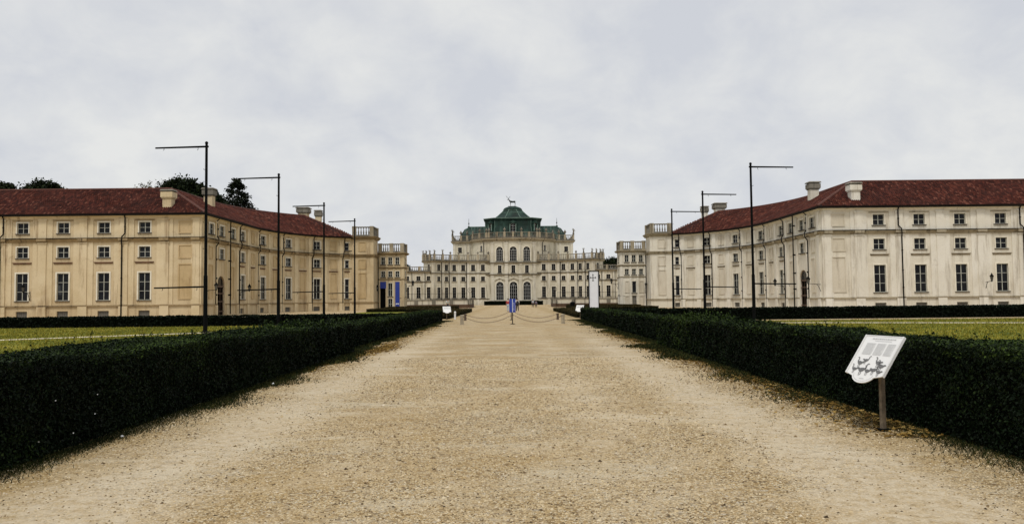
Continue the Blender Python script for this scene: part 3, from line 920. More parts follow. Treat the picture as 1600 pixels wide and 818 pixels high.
    fl = MB(); sweep(fl, path, 0, path.L, [(-0.02, STR1 + 0.013), (0.47, STR1 + 0.013), (0.47, STR1 + 0.05), (-0.02, STR1 + 0.10)])
    fl.build('flashing', M['pipe'], root)
    # pilasters: a broad lesene with a narrower shaft on it, below and above the string course
    def pil(s, wide, narrow, name='pilaster'):
        p = path.off(s, 0, 0)
        key = ('pil', wide, narrow, side)
        if key not in WCACHE:
            b = MB()
            for z0, z1 in ((PLINTH + 0.002, STR0 - 0.002), (STR1 + 0.002, EAVE - 0.425)):
                b.box(-wide / 2, wide / 2, -0.075, 0.02, z0, z1)
                b.box(-narrow / 2, narrow / 2, -0.175, -0.076, z0, z1 - 0.2)
                b.box(-narrow / 2 - 0.07, narrow / 2 + 0.07, -0.22, -0.077, z1 - 0.198, z1)
            b.box(-narrow / 2 - 0.06, narrow / 2 + 0.06, -0.22, 0.02, 0.0, PLINTH - 0.172)
            WCACHE[key] = b.build_mesh(name, M[T])
            b = MB(); b.box(-narrow / 2 - 0.1, narrow / 2 + 0.1, -0.44, -0.10, STR0 + 0.13, STR1 + 0.011)
            WCACHE[key + (1,)] = b.build_mesh('string_block', M[cm])
        pl_ = link(name, WCACHE[key], root, (p[0] - L.x, p[1] - L.y, 0), path.yaw(s))
        link('string_block', WCACHE[key + (1,)], pl_)
    for a, b in zip(front, front[1:]): pil((a + b) / 2, 2.3, 0.92)
    pil(front[0] + 2.37, 1.9, 0.92)
    pil(sc - 0.62, 1.2, 0.8)
    pil(sc + 0.75, 0.9, 0.6)
    for u in (248.5, 267, 292.5, 317, 339, 361.5, 380.5, 398.5, 414, 430.5, 446.5, 464): pil(su(u), 1.0, 0.62)
    # ledges under the middle windows and frames round the window fields
    lm = MB(); lm.box(-1.1, 1.1, -0.14, 0.02, 6.32, 6.42); lm.box(-1.02, 1.02, -0.09, 0.018, 6.22, 6.318)
    LD = M['ledge_dark' if sx < 0 else 'ledge_grey']
    led = lm.build_mesh('window_ledge', LD)
    ls = MB(); ls.box(-0.78, 0.78, -0.14, 0.02, 6.32, 6.42); ls.box(-0.72, 0.72, -0.09, 0.018, 6.22, 6.318)
    led2 = ls.build_mesh('window_ledge', LD)
    hm2 = MB(); hm2.box(-1.12, 1.12, -0.10, 0.02, 11.22, 11.32)
    hood = hm2.build_mesh('window_hood', M[cm])
    for s in front:
        p = path.off(s, 0, 0)
        link('window_ledge', led, root, (p[0] - L.x, p[1] - L.y, 0), path.yaw(s))
        link('window_hood', hood, root, (p[0] - L.x, p[1] - L.y, 0), path.yaw(s))
    for s in wings + [su(u) for u in NU]:
        p = path.off(s, 0, 0)
        link('window_ledge', led2, root, (p[0] - L.x, p[1] - L.y, 0), path.yaw(s))
    # blind panels
    s0 = sf(38.0)
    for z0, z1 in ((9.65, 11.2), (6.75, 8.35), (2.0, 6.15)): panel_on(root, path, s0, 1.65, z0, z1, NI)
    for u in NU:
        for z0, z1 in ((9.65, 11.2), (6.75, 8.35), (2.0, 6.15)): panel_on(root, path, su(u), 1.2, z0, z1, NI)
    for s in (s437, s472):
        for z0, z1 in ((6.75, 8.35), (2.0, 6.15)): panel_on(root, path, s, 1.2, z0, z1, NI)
    # downpipes
    def pipe(s, kink=True):
        b = MB()
        def P(ds, n, z): return path.off(s + ds, n, z)
        q_ = 0.26 if s < sc else 0.16
        if kink:
            pts = [P(0.3, 0.5, EAVE), P(0.3, q_, EAVE - 0.35), P(0.3, q_, STR1 + 0.55), P(0.05, 0.46, STR1 + 0.15), P(0.0, 0.46, STR0 + 0.05), P(-0.05, q_, STR0 - 0.4), P(-0.05, q_, 0.1)]
        else:
            pts = [P(0, 0.5, EAVE), P(0, 0.46, EAVE - 0.35), P(0, 0.46, 0.1)]
        b.tube(pts, 0.075, 7)
        for z in (2.5, 4.5, 6.8, 10.5):
            b.tube([P(-0.05 if z < 9 and kink else (0.3 if kink else 0), 0.2, z), P(-0.05 if z < 9 and kink else (0.3 if kink else 0), 0.33 if kink else .55, z)], 0.095, 7)
        b.build('downpipe', M['pipe'], root, smooth=True)
    for x in (45.25, 59.4): pipe(sf(x))
    for u in PIPE_U: pipe(su(u + (3.0 if u > 380 else 0.0)), u != 443)
    # ---- roof: bed, tiles, ridge
    SLOPE = (RIDGE - EAVE - 0.12) / 7.0
    zz = lambda d: EAVE + 0.12 + (d + 0.6) * SLOPE          # d: distance inwards from the wall line
    bed = MB()
    st = path.stations(0, path.L)
    end_cut = 4.6
    def q(p, n, d, z): 
        r = p - n * d
        return (r.x, r.y, z)
    s_list = [0] + [s for s in path.s if 0 < s < path.L] + [path.L]
    ridge_pts = []
    sl = path.L - end_cut
    st1 = path.stations(0, sl); st2 = path.stations(sl, path.L)
    for (p, n), (p2, n2) in zip(st1, st1[1:]):
        bed.quad(q(p, n, -0.6, zz(-0.6)), q(p2, n2, -0.6, zz(-0.6)), q(p2, n2, 6.4, zz(6.4)), q(p, n, 6.4, zz(6.4)))
        bed.quad(q(p, n, 13.4, zz(-0.6)), q(p2, n2, 13.4, zz(-0.6)), q(p2, n2, 6.4, zz(6.4)), q(p, n, 6.4, zz(6.4)))
    pe, ne = st1[-1]; apex = q(pe, ne, 6.4, zz(6.4))
    for (p, n), (p2, n2) in zip(st2, st2[1:]):
        bed.quad(q(p, n, -0.6, zz(-0.6)), q(p2, n2, -0.6, zz(-0.6)), apex)
        bed.quad(q(p, n, 13.4, zz(-0.6)), q(p2, n2, 13.4, zz(-0.6)), apex)
    pz, nz = st2[-1]
    bed.quad(q(pz, nz, -0.6, zz(-0.6)), q(pz, nz, 13.4, zz(-0.6)), apex)
    roof = bed.build('roof', M['tile_bed'], root)
    tm = MB()
    course, col_w = 0.40, 0.235
    ncol = int((path.L - 2) / col_w)
    R = random.Random(5 + sx)
    for i in range(ncol):
        s = 4.0 + i * col_w
        if s > path.L - 0.1: break
        p, t_, n = path.at(s)
        dmax = 6.4
        dmin = -0.66
        if abs(s - sc) < 6.4: dmax = abs(s - sc)
        if path.L - s < end_cut: dmax = min(dmax, (path.L - s) / end_cut * 6.6)
        k_curv = 1.0
        i0 = path.seg(s)
        # spread of neighbouring columns on the curve
        pa, _, na = path.at(max(0, s - 0.4)); pb, _, nb = path.at(min(path.L, s + 0.4))
        d = dmin
        while d < dmax - 0.1:
            d2 = min(d + course * 1.12, dmax)
            def wdt(dd):
                if abs(s - sc) < 0.6: return 0.16
                return max(0.16, ((pb - nb * dd) - (pa - na * dd)).length / 0.8 * col_w * 0.72)
            rr = R.random()
            lift = 0.035 + R.uniform(-0.012, 0.02) + 0.03 * sin(s * 0.9 + d * 1.3) + 0.02 * sin(s * 2.3 - d)
            c0, c1 = p - n * d, p - n * d2
            w0, w1 = wdt(d) / 2, wdt(d2) / 2 * 0.85
            z0, z1 = zz(d) + lift, zz(d2) + 0.012
            hgt = 0.085
            a = [(c0.x - t_.x * w0, c0.y - t_.y * w0, z0), (c0.x - t_.x * w0 * .45, c0.y - t_.y * w0 * .45, z0 + hgt), (c0.x + t_.x * w0 * .45, c0.y + t_.y * w0 * .45, z0 + hgt), (c0.x + t_.x * w0, c0.y + t_.y * w0, z0)]
            b = [(c1.x - t_.x * w1, c1.y - t_.y * w1, z1), (c1.x - t_.x * w1 * .45, c1.y - t_.y * w1 * .45, z1 + hgt), (c1.x + t_.x * w1 * .45, c1.y + t_.y * w1 * .45, z1 + hgt), (c1.x + t_.x * w1, c1.y + t_.y * w1, z1)]
            for k in range(3): tm.quad(a[k], a[k + 1], b[k + 1], b[k], r=rr)
            tm.quad(a[0], a[1], a[2], a[3], r=rr * 0.4)
            d += course
    link('roof_tiles', tm.build_mesh('roof_tiles', M['tiles'], L), roof)['kind'] = 'stuff'
    rm = MB()
    def ridge_line(pts):
        rm.tube(pts, 0.15, 6)
    rp = [q(p, n, 6.4, zz(6.4) + 0.06) for p, n in st1]
    ridge_line(rp)
    cp, cn = path.p[1], path.vn[1]
    hipped = [q(cp, cn, -0.6 + 7.0 * f / 10, zz(-0.6 + 7.0 * f / 10) + 0.06) for f in range(11)]
    ridge_line(hipped)
    ridge_line([rp[-1], q(pz, nz, -0.6, zz(-0.6) + 0.06)])
    link('ridge_tiles', rm.build_mesh('ridge_tiles', M['ridge'], L), roof)
    # ---- chimneys
    def chimney(x, y, z0, z1, w, body, collar):
        b = MB(); hh = z1 - z0; h2 = w / 2
        b.box(x - h2 * .74, x + h2 * .74, y - h2 * .74, y + h2 * .74, z0 - 1.2, z0 + hh * 0.52)
        c = b.build('chimney', body, root)
        b = MB()
        b.box(x - h2 * .88, x + h2 * .88, y - h2 * .88, y + h2 * .88, z0 + hh * 0.521, z0 + hh * 0.58)
        b.box(x - h2, x + h2, y - h2, y + h2, z0 + hh * 0.581, z0 + hh * 0.86)
        link('collar', b.build_mesh('collar', collar, L), c)
        b = MB()
        b.box(x - h2 * .8, x + h2 * .8, y - h2 * .8, y + h2 * .8, z0 + hh * 0.861, z0 + hh * 0.92)
        b.box(x - h2 * 1.12, x + h2 * 1.12, y - h2 * 1.12, y + h2 * 1.12, z0 + hh * 0.921, z0 + hh, 0.12)
        link('cap', b.build_mesh('cap', M['stone_grey'], L), c)
    tm2 = M[T]
    chimney(sx * 40.6, 93.9, 12.7, 14.95, 1.4, tm2, tm2)
    chimney(sx * 40.2, 105.5, 14.6, 16.75, 1.5, M['wall_right'] if sx > 0 else tm2, M['stone_grey'])
    chimney(sx * 35.9, 137.0, 15.6, 17.75, 2.1, tm2, M['stone_grey'])
    chimney(sx * 33.2, 136.4, 14.9, 17.2, 1.25, tm2, M['stone_grey'])
    # ---- end bay with flat top and balustrade
    ep = Path([(sx * END_X, END_Y - 0.25), (sx * 22.6, END_Y - 0.25), (sx * 22.6, 133.95)], 1 if sx < 0 else -1)
    eb = MB()
    wall_grid(eb, ep, 0, ep.L, 0, EAVE + 0.2, [])
    a, b2 = ep.p[0], ep.p[2]
    eb.quad((a.x, a.y, 0), (a.x, b2.y, 0), (a.x, b2.y, EAVE + .2), (a.x, a.y, EAVE + .2))
    eb.quad((a.x, b2.y, 0), (b2.x, b2.y, 0), (b2.x, b2.y, EAVE + .2), (a.x, b2.y, EAVE + .2))
    eb.quad((a.x, a.y, EAVE + .19), (b2.x, a.y, EAVE + .19), (b2.x, b2.y, EAVE + .19), (a.x, b2.y, EAVE + .19))
    eb.build('end_bay', W, root)
    for nm, prof, mt in (
        ('plinth_ledge', [(-0.02, PLINTH - 0.17), (0.17, PLINTH - 0.17), (0.17, PLINTH), (-0.02, PLINTH)], cm),
        ('string_course', [(-0.02, STR0), (0.14, STR0), (0.30, STR0 + 0.26), (0.36, STR1), (-0.02, STR1)], cm),
        ('cornice', [(-0.02, EAVE - 0.25), (0.2, EAVE - 0.25), (0.5, EAVE + 0.1), (0.55, EAVE + 0.22), (-0.02, EAVE + 0.22)], cm)):
        b = MB(); sweep(b, ep, 0.01, ep.L, prof); b.build(nm, M[mt], root)
    for z0, z1 in ((9.65, 11.2), (6.75, 8.35), (2.0, 6.15)): panel_on(root, ep, 1.75, 1.3, z0, z1, NI)
    balustrade(root, ep, 0.1, ep.L, EAVE + 0.223, 1.6, 'stone_grey', 3.2, n=-0.05, pedestals=[0.45, 3.3, 7.3])
    return root, path
for sx in (-1, 1): side_building(sx)

# ================================================================== LOW PAVILIONS BESIDE THE SIDE BUILDINGS
def low_pavilion(sx):
    side = 'left' if sx < 0 else 'right'
    T, NI, W = 'trim_' + side, 'niche_' + side, M['wall_' + side]
    cm = 'cornice' if sx < 0 else 'cornice_right'
    root = thing('pavilion', ('narrow ochre three storey pavilion hung with blue banners' if sx < 0 else 'narrow cream three storey pavilion with balustrade on the right of the court'),
                 'pavilion', (sx * 20.5, 140, 0), 'low pavilions flanking the court')
    L = root.location
    Y = 134.0
    path = Path([(sx * 22.62, Y), (sx * 18.2, Y), (sx * 18.2, 137.2)], 1 if sx < 0 else -1)
    xs = [21.72, 20.52, 19.32]
    sf = lambda x: 22.62 - x
    ops, wins = [], []
    for x in xs:
        for z, h in ((7.62, 1.22), (5.5, 1.0)):
            ops.append((sf(x), 0.66, z, z + h, 0.24)); wins.append((sf(x), z, (0.66, h, 2, 2, 0.09)))
    for s in (6.0,):
        for z, h in ((7.62, 1.22), (5.5, 1.0), (2.2, 2.3)):
            ops.append((s, 0.8, z, z + h, 0.24)); wins.append((s, z, (0.8, h, 2, 2, 0.09)))
    if sx < 0:
        ops.append((sf(21.72), 1.06, 0.02, 4.55, 0.5))
        ops += [(sf(20.52), 0.72, 2.25, 4.5, 0.24), (sf(20.52), 0.72, 0.1, 1.9, 0.24)]
        wins += [(sf(20.52), 2.25, (0.72, 2.25, 2, 2, 0.14)), (sf(20.52), 0.1, (0.72, 1.8, 2, 2, 0.14))]
    else:
        ops += [(sf(20.52), 0.7, 2.45, 4.4, 0.24), (sf(20.52), 0.72, 0.05, 2.0, 0.24)]
        wins += [(sf(20.52), 2.45, (0.7, 1.95, 1, 1, 0.1))]
    mb = MB(); wall_grid(mb, path, 0, path.L, 0, 9.6, ops)
    mb.quad((sx * 22.62, Y, 9.59), (sx * 18.2, Y, 9.59), (sx * 18.2, 137.2, 9.59), (sx * 22.62, 137.2, 9.59))
    mb.quad((sx * 22.62, 137.2, 0), (sx * 18.2, 137.2, 0), (sx * 18.2, 137.2, 9.6), (sx * 22.62, 137.2, 9.6))
    mb.quad((sx * 22.61, Y, 0), (sx * 22.61, 137.2, 0), (sx * 22.61, 137.2, 9.6), (sx * 22.61, Y, 9.6))
    mb.build('wall', W, root)
    for s, z, (w, h, c, r, sr) in wins:
        put_window(root, path, s, z, window_meshes(w, h, c, r, 'sash', 'glass', T, False, sr, True, 0))
    dm = MB()
    if sx < 0:
        p = path.off(sf(21.72), 0, 0)
        dm.box(-0.53, 0.53, 0.45, 0.5, 0.0, 4.5); dm.box(-0.03, 0.03, 0.42, 0.449, 0, 4.5); dm.box(-0.5, 0.5, 0.42, 0.448, 2.6, 2.72)
        door = link('door', dm.build_mesh('door', M['metal_dark']), root, (p[0] - L.x, p[1] - L.y, 0.02), path.yaw(0.5))
    else:
        p = path.off(sf(20.52), 0, 0)
        dm.box(-0.35, 0.35, 0.18, 0.22, 0.0, 1.94)
        for z in (0.2, 1.05): dm.box(-0.26, 0.26, 0.16, 0.179, z, z + 0.65)
        door = link('door', dm.build_mesh('door', M['shutter']), root, (p[0] - L.x, p[1] - L.y, 0.05), path.yaw(0.5))
        for x in (21.72, 19.32):
            for z0, z1 in ((2.45, 4.5), (0.4, 2.0)): panel_on(root, path, sf(x), 0.78, z0, z1, NI)
    hd = MB(); hd.tube([(0.2, 0.15, 0.95), (0.2, 0.11, 0.95), (0.2, 0.11, 1.12), (0.2, 0.15, 1.12)] if sx > 0 else [(0.1, 0.42, 0.95), (0.1, 0.38, 0.95), (0.1, 0.38, 1.2), (0.1, 0.42, 1.2)], 0.015, 5)
    link('handle', hd.build_mesh('handle', M['sill']), door)
    for nm, z0, z1, d, mt in (('plinth_ledge', 1.96, 2.1, 0.08, T), ('band', 5.02, 5.2, 0.12, cm), ('string_course', 6.95, 7.2, 0.22, cm), ('cornice', 9.3, 9.62, 0.5, cm)):
        b = MB()
        lo = 1.5 if (sx < 0 and nm == 'plinth_ledge') else 0.02
        sweep(b, path, lo, path.L, [(-0.02, z0), (d * 0.5, z0), (d, z0 + (z1 - z0) * .6), (d, z1), (-0.02, z1)]); b.build(nm, M[mt], root)
    pm = MB()
    for z0, z1 in ((0.0, 5.0), (5.21, 6.94), (7.21, 9.29)): pm.box(-0.2, 0.2, -0.07, 0.02, z0, z1)
    pme = pm.build_mesh('pilaster', M[T])
    for s in (0.2, sf(21.12), sf(19.92), 4.21, 4.7, 7.3):
        if sx < 0 and abs(s - sf(21.12)) < .1: s += 0.02
        p = path.off(s, 0, 0)
        link('pilaster', pme, root, (p[0] - L.x, p[1] - L.y, 0), path.yaw(s), scale=(0.55 if s in (sf(21.12), sf(19.92)) else 1, 1, 1))
    balustrade(root, path, 0.05, path.L, 9.63, 1.5, 'stone_grey', 2.1, n=-0.05, pedestals=[0.4, 2.3, 4.1, 7.2], spacing=0.36)
    dp = MB(); dp.tube([path.off(0.1, 0.3, 9.3), path.off(0.1, 0.14, 9.0), path.off(0.1, 0.14, 0.1)], 0.07, 6); dp.build('downpipe', M['pipe'], root)
    # hung banners
    if sx < 0:
        p = path.off(sf(21.72), 0.06, 0)
        b = MB(); b.box(p[0] - 0.5, p[0] + 0.5, p[1] - 0.03, p[1], 3.62, 4.72)
        tag(b.build('banner', M['blue']), 'short blue banner over the dark doorway of the left pavilion', 'banner', 'blue banners on the pavilion')
        p = path.off(sf(19.32), 0.06, 0)
        r2 = thing('banner', 'tall blue banner hanging beside the pavilion window, white marks at its foot', 'banner', (p[0], p[1], 0.35), 'blue banners on the pavilion')
        b = MB(); b.box(p[0] - 0.36, p[0] + 0.36, p[1] - 0.03, p[1], 0.35, 4.72); b.build('cloth', M['blue'], r2)
        for k in (-1, 0, 1):
            b = MB(); b.box(p[0] + k * 0.19 - 0.075, p[0] + k * 0.19 + 0.075, p[1] - 0.036, p[1] - 0.0305, 0.9 + 0.05 * (k == 0), 1.12)
            b.build('white_mark', M['banner_white'], r2)
for sx in (-1, 1): low_pavilion(sx)

# ================================================================== PALACE
PX = 0.35
palace = thing('palace', 'domed baroque palace with green copper roof at the end of the path', 'palace', (PX, 226, 0))
PL = palace.location
TP = 'trim_palace'
def pput(name, mesh, path, s, z=0.0, n=0.0, scale=None):
    p = path.off(s, n, z)
    return link(name, mesh, palace, (p[0] - PL.x, p[1] - PL.y, z), path.yaw(s), scale)
def lathe_mesh(name, prof, mat, seg=8, **kw):
    b = MB(); b.lathe(prof, seg, **kw); return b.build_mesh(name, M[mat], smooth=True)
urn_me = lathe_mesh('urn', [(0.22, 0), (0.22, 0.12), (0.09, 0.2), (0.12, 0.34), (0.36, 0.62), (0.40, 0.85), (0.24, 0.98), (0.30, 1.06), (0.12, 1.2), (0.1, 1.36), (0.03, 1.5)], 'stone_grey')
finial_me = lathe_mesh('finial', [(0.35, 0), (0.30, 0.25), (0.08, 0.4), (0.07, 0.9), (0.2, 1.05), (0.2, 1.2), (0.06, 1.35), (0.04, 2.4), (0.01, 2.6)], 'bronze')
def statue_mesh(seed):
    R = random.Random(seed); b = MB()
    b.lathe([(0.34, 0), (0.34, 0.14), (0.28, 0.16)], 6)
    lean = R.uniform(-.08, .08)
    b.tube([(0, 0, 0.15), (lean * .4, 0, 0.6), (lean, 0, 1.05), (lean * .8, 0, 1.4), (lean, 0, 1.62)], [0.30, 0.25, 0.2, 0.26, 0.09], 8)
    b.tube([(lean, 0, 1.6), (lean + .02, -0.02, 1.72), (lean + .02, -0.02, 1.92)], [0.07, 0.13, 0.06], 7)
    for sd in (-1, 1):
        up = R.random() > 0.5
        b.tube([(lean + sd * .22, 0, 1.45), (lean + sd * .42, -.1, 1.2 if not up else 1.55), (lean + sd * .34, -.2, 0.95 if not up else 1.95)], [0.09, 0.075, 0.05], 5)
    return b.build_mesh('statue', M['stone_grey'], smooth=True)
statue_me = [statue_mesh(k) for k in range(4)]

def col_windows(path, cols, rows, sash='sash_dark', surround=0.14):
    """rows: (w, z, h, cols, rows)"""
    ops, wins = [], []
    for i, s in enumerate(cols):
        for (w, z, h, c, r) in rows:
            ops.append((s, w, z, z + h, 0.24)); wins.append((s, z, window_meshes(w, h, c, r, sash, 'glass_palace', TP, False, surround, True, i % 2)))
    return ops, wins
def bands_on(path, s0, s1, lst):
    for nm, z0, z1, d in lst:
        b = MB(); sweep(b, path, s0, s1, [(-0.02, z0), (d * 0.4, z0), (d, z0 + (z1 - z0) * .6), (d, z1), (-0.02, z1)])
        b.build(nm, M['cornice_right'], palace)
        b = MB(); sweep(b, path, s0, s1, [(-0.02, z1 + 0.004), (d + 0.07, z1 + 0.004), (d + 0.07, z1 + 0.06), (-0.02, z1 + 0.09)])
        b.build('flashing', M['pipe'], palace)
def palace_wing(sx):
    # ---- curved three storey wing
    base = [(6.6, 223.8), (9.0, 224.2), (11.0, 224.45), (13.2, 224.4), (15.2, 223.9), (17.2, 222.9), (19.2, 221.4), (21.0, 219.8), (22.0, 218.6)]
    pts = [(PX + sx * x, y) for x, y in base] + [(PX + sx * 25.1, 222.4), (PX + sx * 25.1, 240.0)]
    path = Path(pts, -1 if sx < 0 else 1)
    s_c = path.s[len(base) - 1]
    us = [47.5, 63, 78.4, 92.3, 104.6, 116.5]
    cols = [path.s_at_u(u, 0, PX) for u in us]
    cols = [min(c, s_c - 1.0) for c in cols]
    ops, wins = col_windows(path, cols, [(1.12, 9.7, 1.7, 2, 3), (1.12, 6.8, 1.25, 2, 2), (1.14, 2.1, 2.95, 2, 4)])
    o2, w2 = col_windows(path, [s_c + 2.2, s_c + 7.5, s_c + 11], [(1.1, 9.7, 1.7, 2, 3), (1.1, 6.8, 1.25, 2, 2)])
    mb = MB(); wall_grid(mb, path, 0, path.L, 0, 12.3, ops + o2)
    tp = [(p.x, p.y, 12.28) for p in path.p] + [(PX + sx * 6.6, 240.0, 12.28)]
    mb.quad(*tp)
    mb.quad((PX + sx * 25.1, 240, 0), (PX + sx * 6.6, 240, 0), (PX + sx * 6.6, 240, 12.3), (PX + sx * 25.1, 240, 12.3))
    mb.build('wall', M['wall_palace'], palace)
    for s, z, m in wins + w2: put_window(palace, path, s, z, m)
    bands_on(path, 0, path.L, [('string_course', 8.75, 9.0, 0.22), ('sill_band', 1.55, 1.75, 0.12), ('cornice', 11.95, 12.4, 0.55)])
    pm = MB()
    for z0, z1 in ((0, 8.74), (9.01, 11.94)): pm.box(-0.32, 0.32, -0.1, 0.02, z0, z1)
    pme = pm.build_mesh('pilaster', M[TP])
    for a, b in list(zip(cols, cols[1:])): pput('pilaster', pme, path, (a + b) / 2)
    pput('pilaster', pme, path, s_c - 0.35); pput('pilaster', pme, path, s_c + 0.4); None
    fm = MB(); fm.box(-0.85, 0.85, -0.07, 0.02, 6.38, 6.5)
    fme = fm.build_mesh('window_ledge', M['cornice_right'])
    for s in cols: pput('window_ledge', fme, path, s)
    for k in (1, 3, 4):
        s = (cols[k] + cols[k + 1]) / 2 + 0.5 if k < 5 else cols[k] + 1
        b = MB(); b.tube([path.off(s, 0.5, 12), path.off(s, 0.2, 11.7), path.off(s, 0.2, 9.3), path.off(s, 0.32, 9.0), path.off(s, 0.2, 8.6), path.off(s, 0.2, 0.2)], 0.08, 6)
        b.build('downpipe', M['pipe'], palace)
    peds = [0.4] + [(a + b) / 2 for a, b in zip(cols, cols[1:])] + [s_c - 0.35, s_c + 1.5, s_c + 3.4, s_c + 4.9, s_c + 9, s_c + 13, s_c + 17]
    peds = [s for s in peds if s < path.L - 0.3]
    tops = balustrade(palace, path, 0, path.L, 12.5, 1.65, 'stone_grey', n=0.1, pedestals=peds, spacing=0.5)
    for i, t_ in enumerate(tops):
        loc = (t_[0] - PL.x, t_[1] - PL.y, t_[2])
        if i in (6, 7, 8, 9): link('statue', statue_me[i % 4], palace, loc, random.uniform(-.6, .6), scale=(.75, .75, .62))
        elif i == 5: link('statue', statue_me[1], palace, loc, 0.4, scale=(.75, .75, .72))
        else: link('urn', urn_me, palace, loc, scale=(0.8, 0.8, 0.6))
    # ---- low two storey wing
    lp = Path([(PX + sx * 36.0, 219.6), (PX + sx * 22.3, 219.6)], 1 if sx < 0 else -1)
    cols = [36.0 - x for x in (29.35, 26.2, 23.35, 32.5)]
    ops, wins = col_windows(lp, cols, [(1.15, 7.0, 1.2, 2, 2), (1.15, 2.15, 3.0, 2, 4)])
    mb = MB(); wall_grid(mb, lp, 0, lp.L, 0, 9.4, ops)
    mb.quad((PX + sx * 36, 219.6, 9.38), (PX + sx * 22.3, 219.6, 9.38), (PX + sx * 24.9, 231, 9.38), (PX + sx * 36, 231, 9.38))
    mb.quad((PX + sx * 36, 219.6, 0), (PX + sx * 36, 231, 0), (PX + sx * 36, 231, 9.4), (PX + sx * 36, 219.6, 9.4))
    mb.quad((PX + sx * 36, 231, 0), (PX + sx * 24.9, 231, 0), (PX + sx * 24.9, 231, 9.4), (PX + sx * 36, 231, 9.4))
    mb.build('wall', M['wall_palace'], palace)
    for s, z, m in wins: put_window(palace, lp, s, z, m)
    bands_on(lp, 0, lp.L, [('string_course', 6.35, 6.6, 0.18), ('cornice', 9.05, 9.42, 0.45)])
    pm = MB(); pm.box(-0.3, 0.3, -0.09, 0.02, 0, 6.34); pm.box(-0.3, 0.3, -0.09, 0.02, 6.61, 9.04)
    pme = pm.build_mesh('pilaster', M[TP])
    for x in (27.8, 24.75, 30.9): pput('pilaster', pme, lp, 36.0 - x)
    for x in (28.0, 24.4):
        b = MB(); b.tube([lp.off(36 - x, 0.4, 9.1), lp.off(36 - x, 0.17, 8.8), lp.off(36 - x, 0.17, 0.2)], 0.075, 6); b.build('downpipe', M['pipe'], palace)
    tops = balustrade(palace, lp, 0, lp.L, 9.52, 1.3, 'stone_grey', 3.1, n=0.05, spacing=0.5)
    # ---- raised side block behind
    up = Path([(PX + sx * 17.4, 244.0), (PX + sx * 17.4, 230.5), (PX + sx * 9.5, 230.5)], -1 if sx > 0 else 1)
    front_s = 13.5 + (17.4 - 15.4)
    ops, wins = col_windows(up, [front_s], [(1.1, 15.2, 1.5, 2, 2)])
    o2, w2 = col_windows(up, [4, 9], [(1.1, 15.2, 1.5, 2, 2)])
    mb = MB(); wall_grid(mb, up, 0, up.L, 11.5, 18.3, ops + o2)
    mb.quad((PX + sx * 17.4, 230.5, 18.28), (PX + sx * 9.5, 230.5, 18.28), (PX + sx * 9.5, 244, 18.28), (PX + sx * 17.4, 244, 18.28))
    mb.quad((PX + sx * 17.4, 244, 11.5), (PX + sx * 9.5, 244, 11.5), (PX + sx * 9.5, 244, 18.3), (PX + sx * 17.4, 244, 18.3))
    mb.build('wall', M['wall_palace'], palace)
    for s, z, m in wins + w2: put_window(palace, up, s, z, m)
    bands_on(up, 0, up.L, [('cornice', 17.8, 18.42, 0.6)])
    pm = MB(); pm.box(-0.3, 0.3, -0.12, 0.02, 12.3, 17.8); pme = pm.build_mesh('pilaster', M[TP])
    for x in (17.0, 13.7, 12.6): pput('pilaster', pme, up, 13.5 + 17.4 - x)
    tops = balustrade(palace, up, 0, up.L - 0.2, 18.52, 1.5, 'stone_grey', n=0.15, pedestals=[0.5, 4, 8.5, 13.5, 15.8, 17.6, 19.3], spacing=0.5)
    for i in (3,): link('statue', statue_me[0 if sx < 0 else 2], palace, (tops[i][0] - PL.x, tops[i][1] - PL.y, tops[i][2]), 0.3, scale=(1.0, 1.0, 0.95))
    for i in (4, 5, 6): link('urn', urn_me, palace, (tops[i][0] - PL.x, tops[i][1] - PL.y, tops[i][2]))
    # green mansard over it
    b = MB()
    def rect(x0, x1, y0, y1, z): return [(PX + sx * x0, y0, z), (PX + sx * x1, y0, z), (PX + sx * x1, y1, z), (PX + sx * x0, y1, z)]
    prof = [(16.0, 231.9, 18.4), (15.2, 232.6, 20.6), (14.2, 233.4, 22.2), (12.9, 234.4, 22.95)]
    for (x, y, z), (x2, y2, z2) in zip(prof, prof[1:]): b.hexa(rect(x, 6.0, y, 243, z), rect(x2, 6.0, y2, 243, z2 - 0.002))
    mr = b.build('side_roof', M['copper'], palace)
    b = MB()
    for k in range(8):
        x = 13.0 - k * 0.9
        b.tube([(PX + sx * (x + (1.4 if k == 0 else 0)), 232.62, 20.6), (PX + sx * (x + (.8 if k == 0 else 0)), 233.42, 22.22), (PX + sx * x, 234.42, 22.97)], 0.05, 4)
    b.tube([(PX + sx * 13.0, 234.4, 22.98), (PX + sx * 6.0, 234.4, 22.98)], 0.11, 5)
    link('seam', b.build_mesh('seam', M['copper_seam'], PL), mr)
    link('finial', finial_me, palace, (sx * 13.0, 234.6 - PL.y, 22.9))
for sx in (-1, 1): palace_wing(sx)

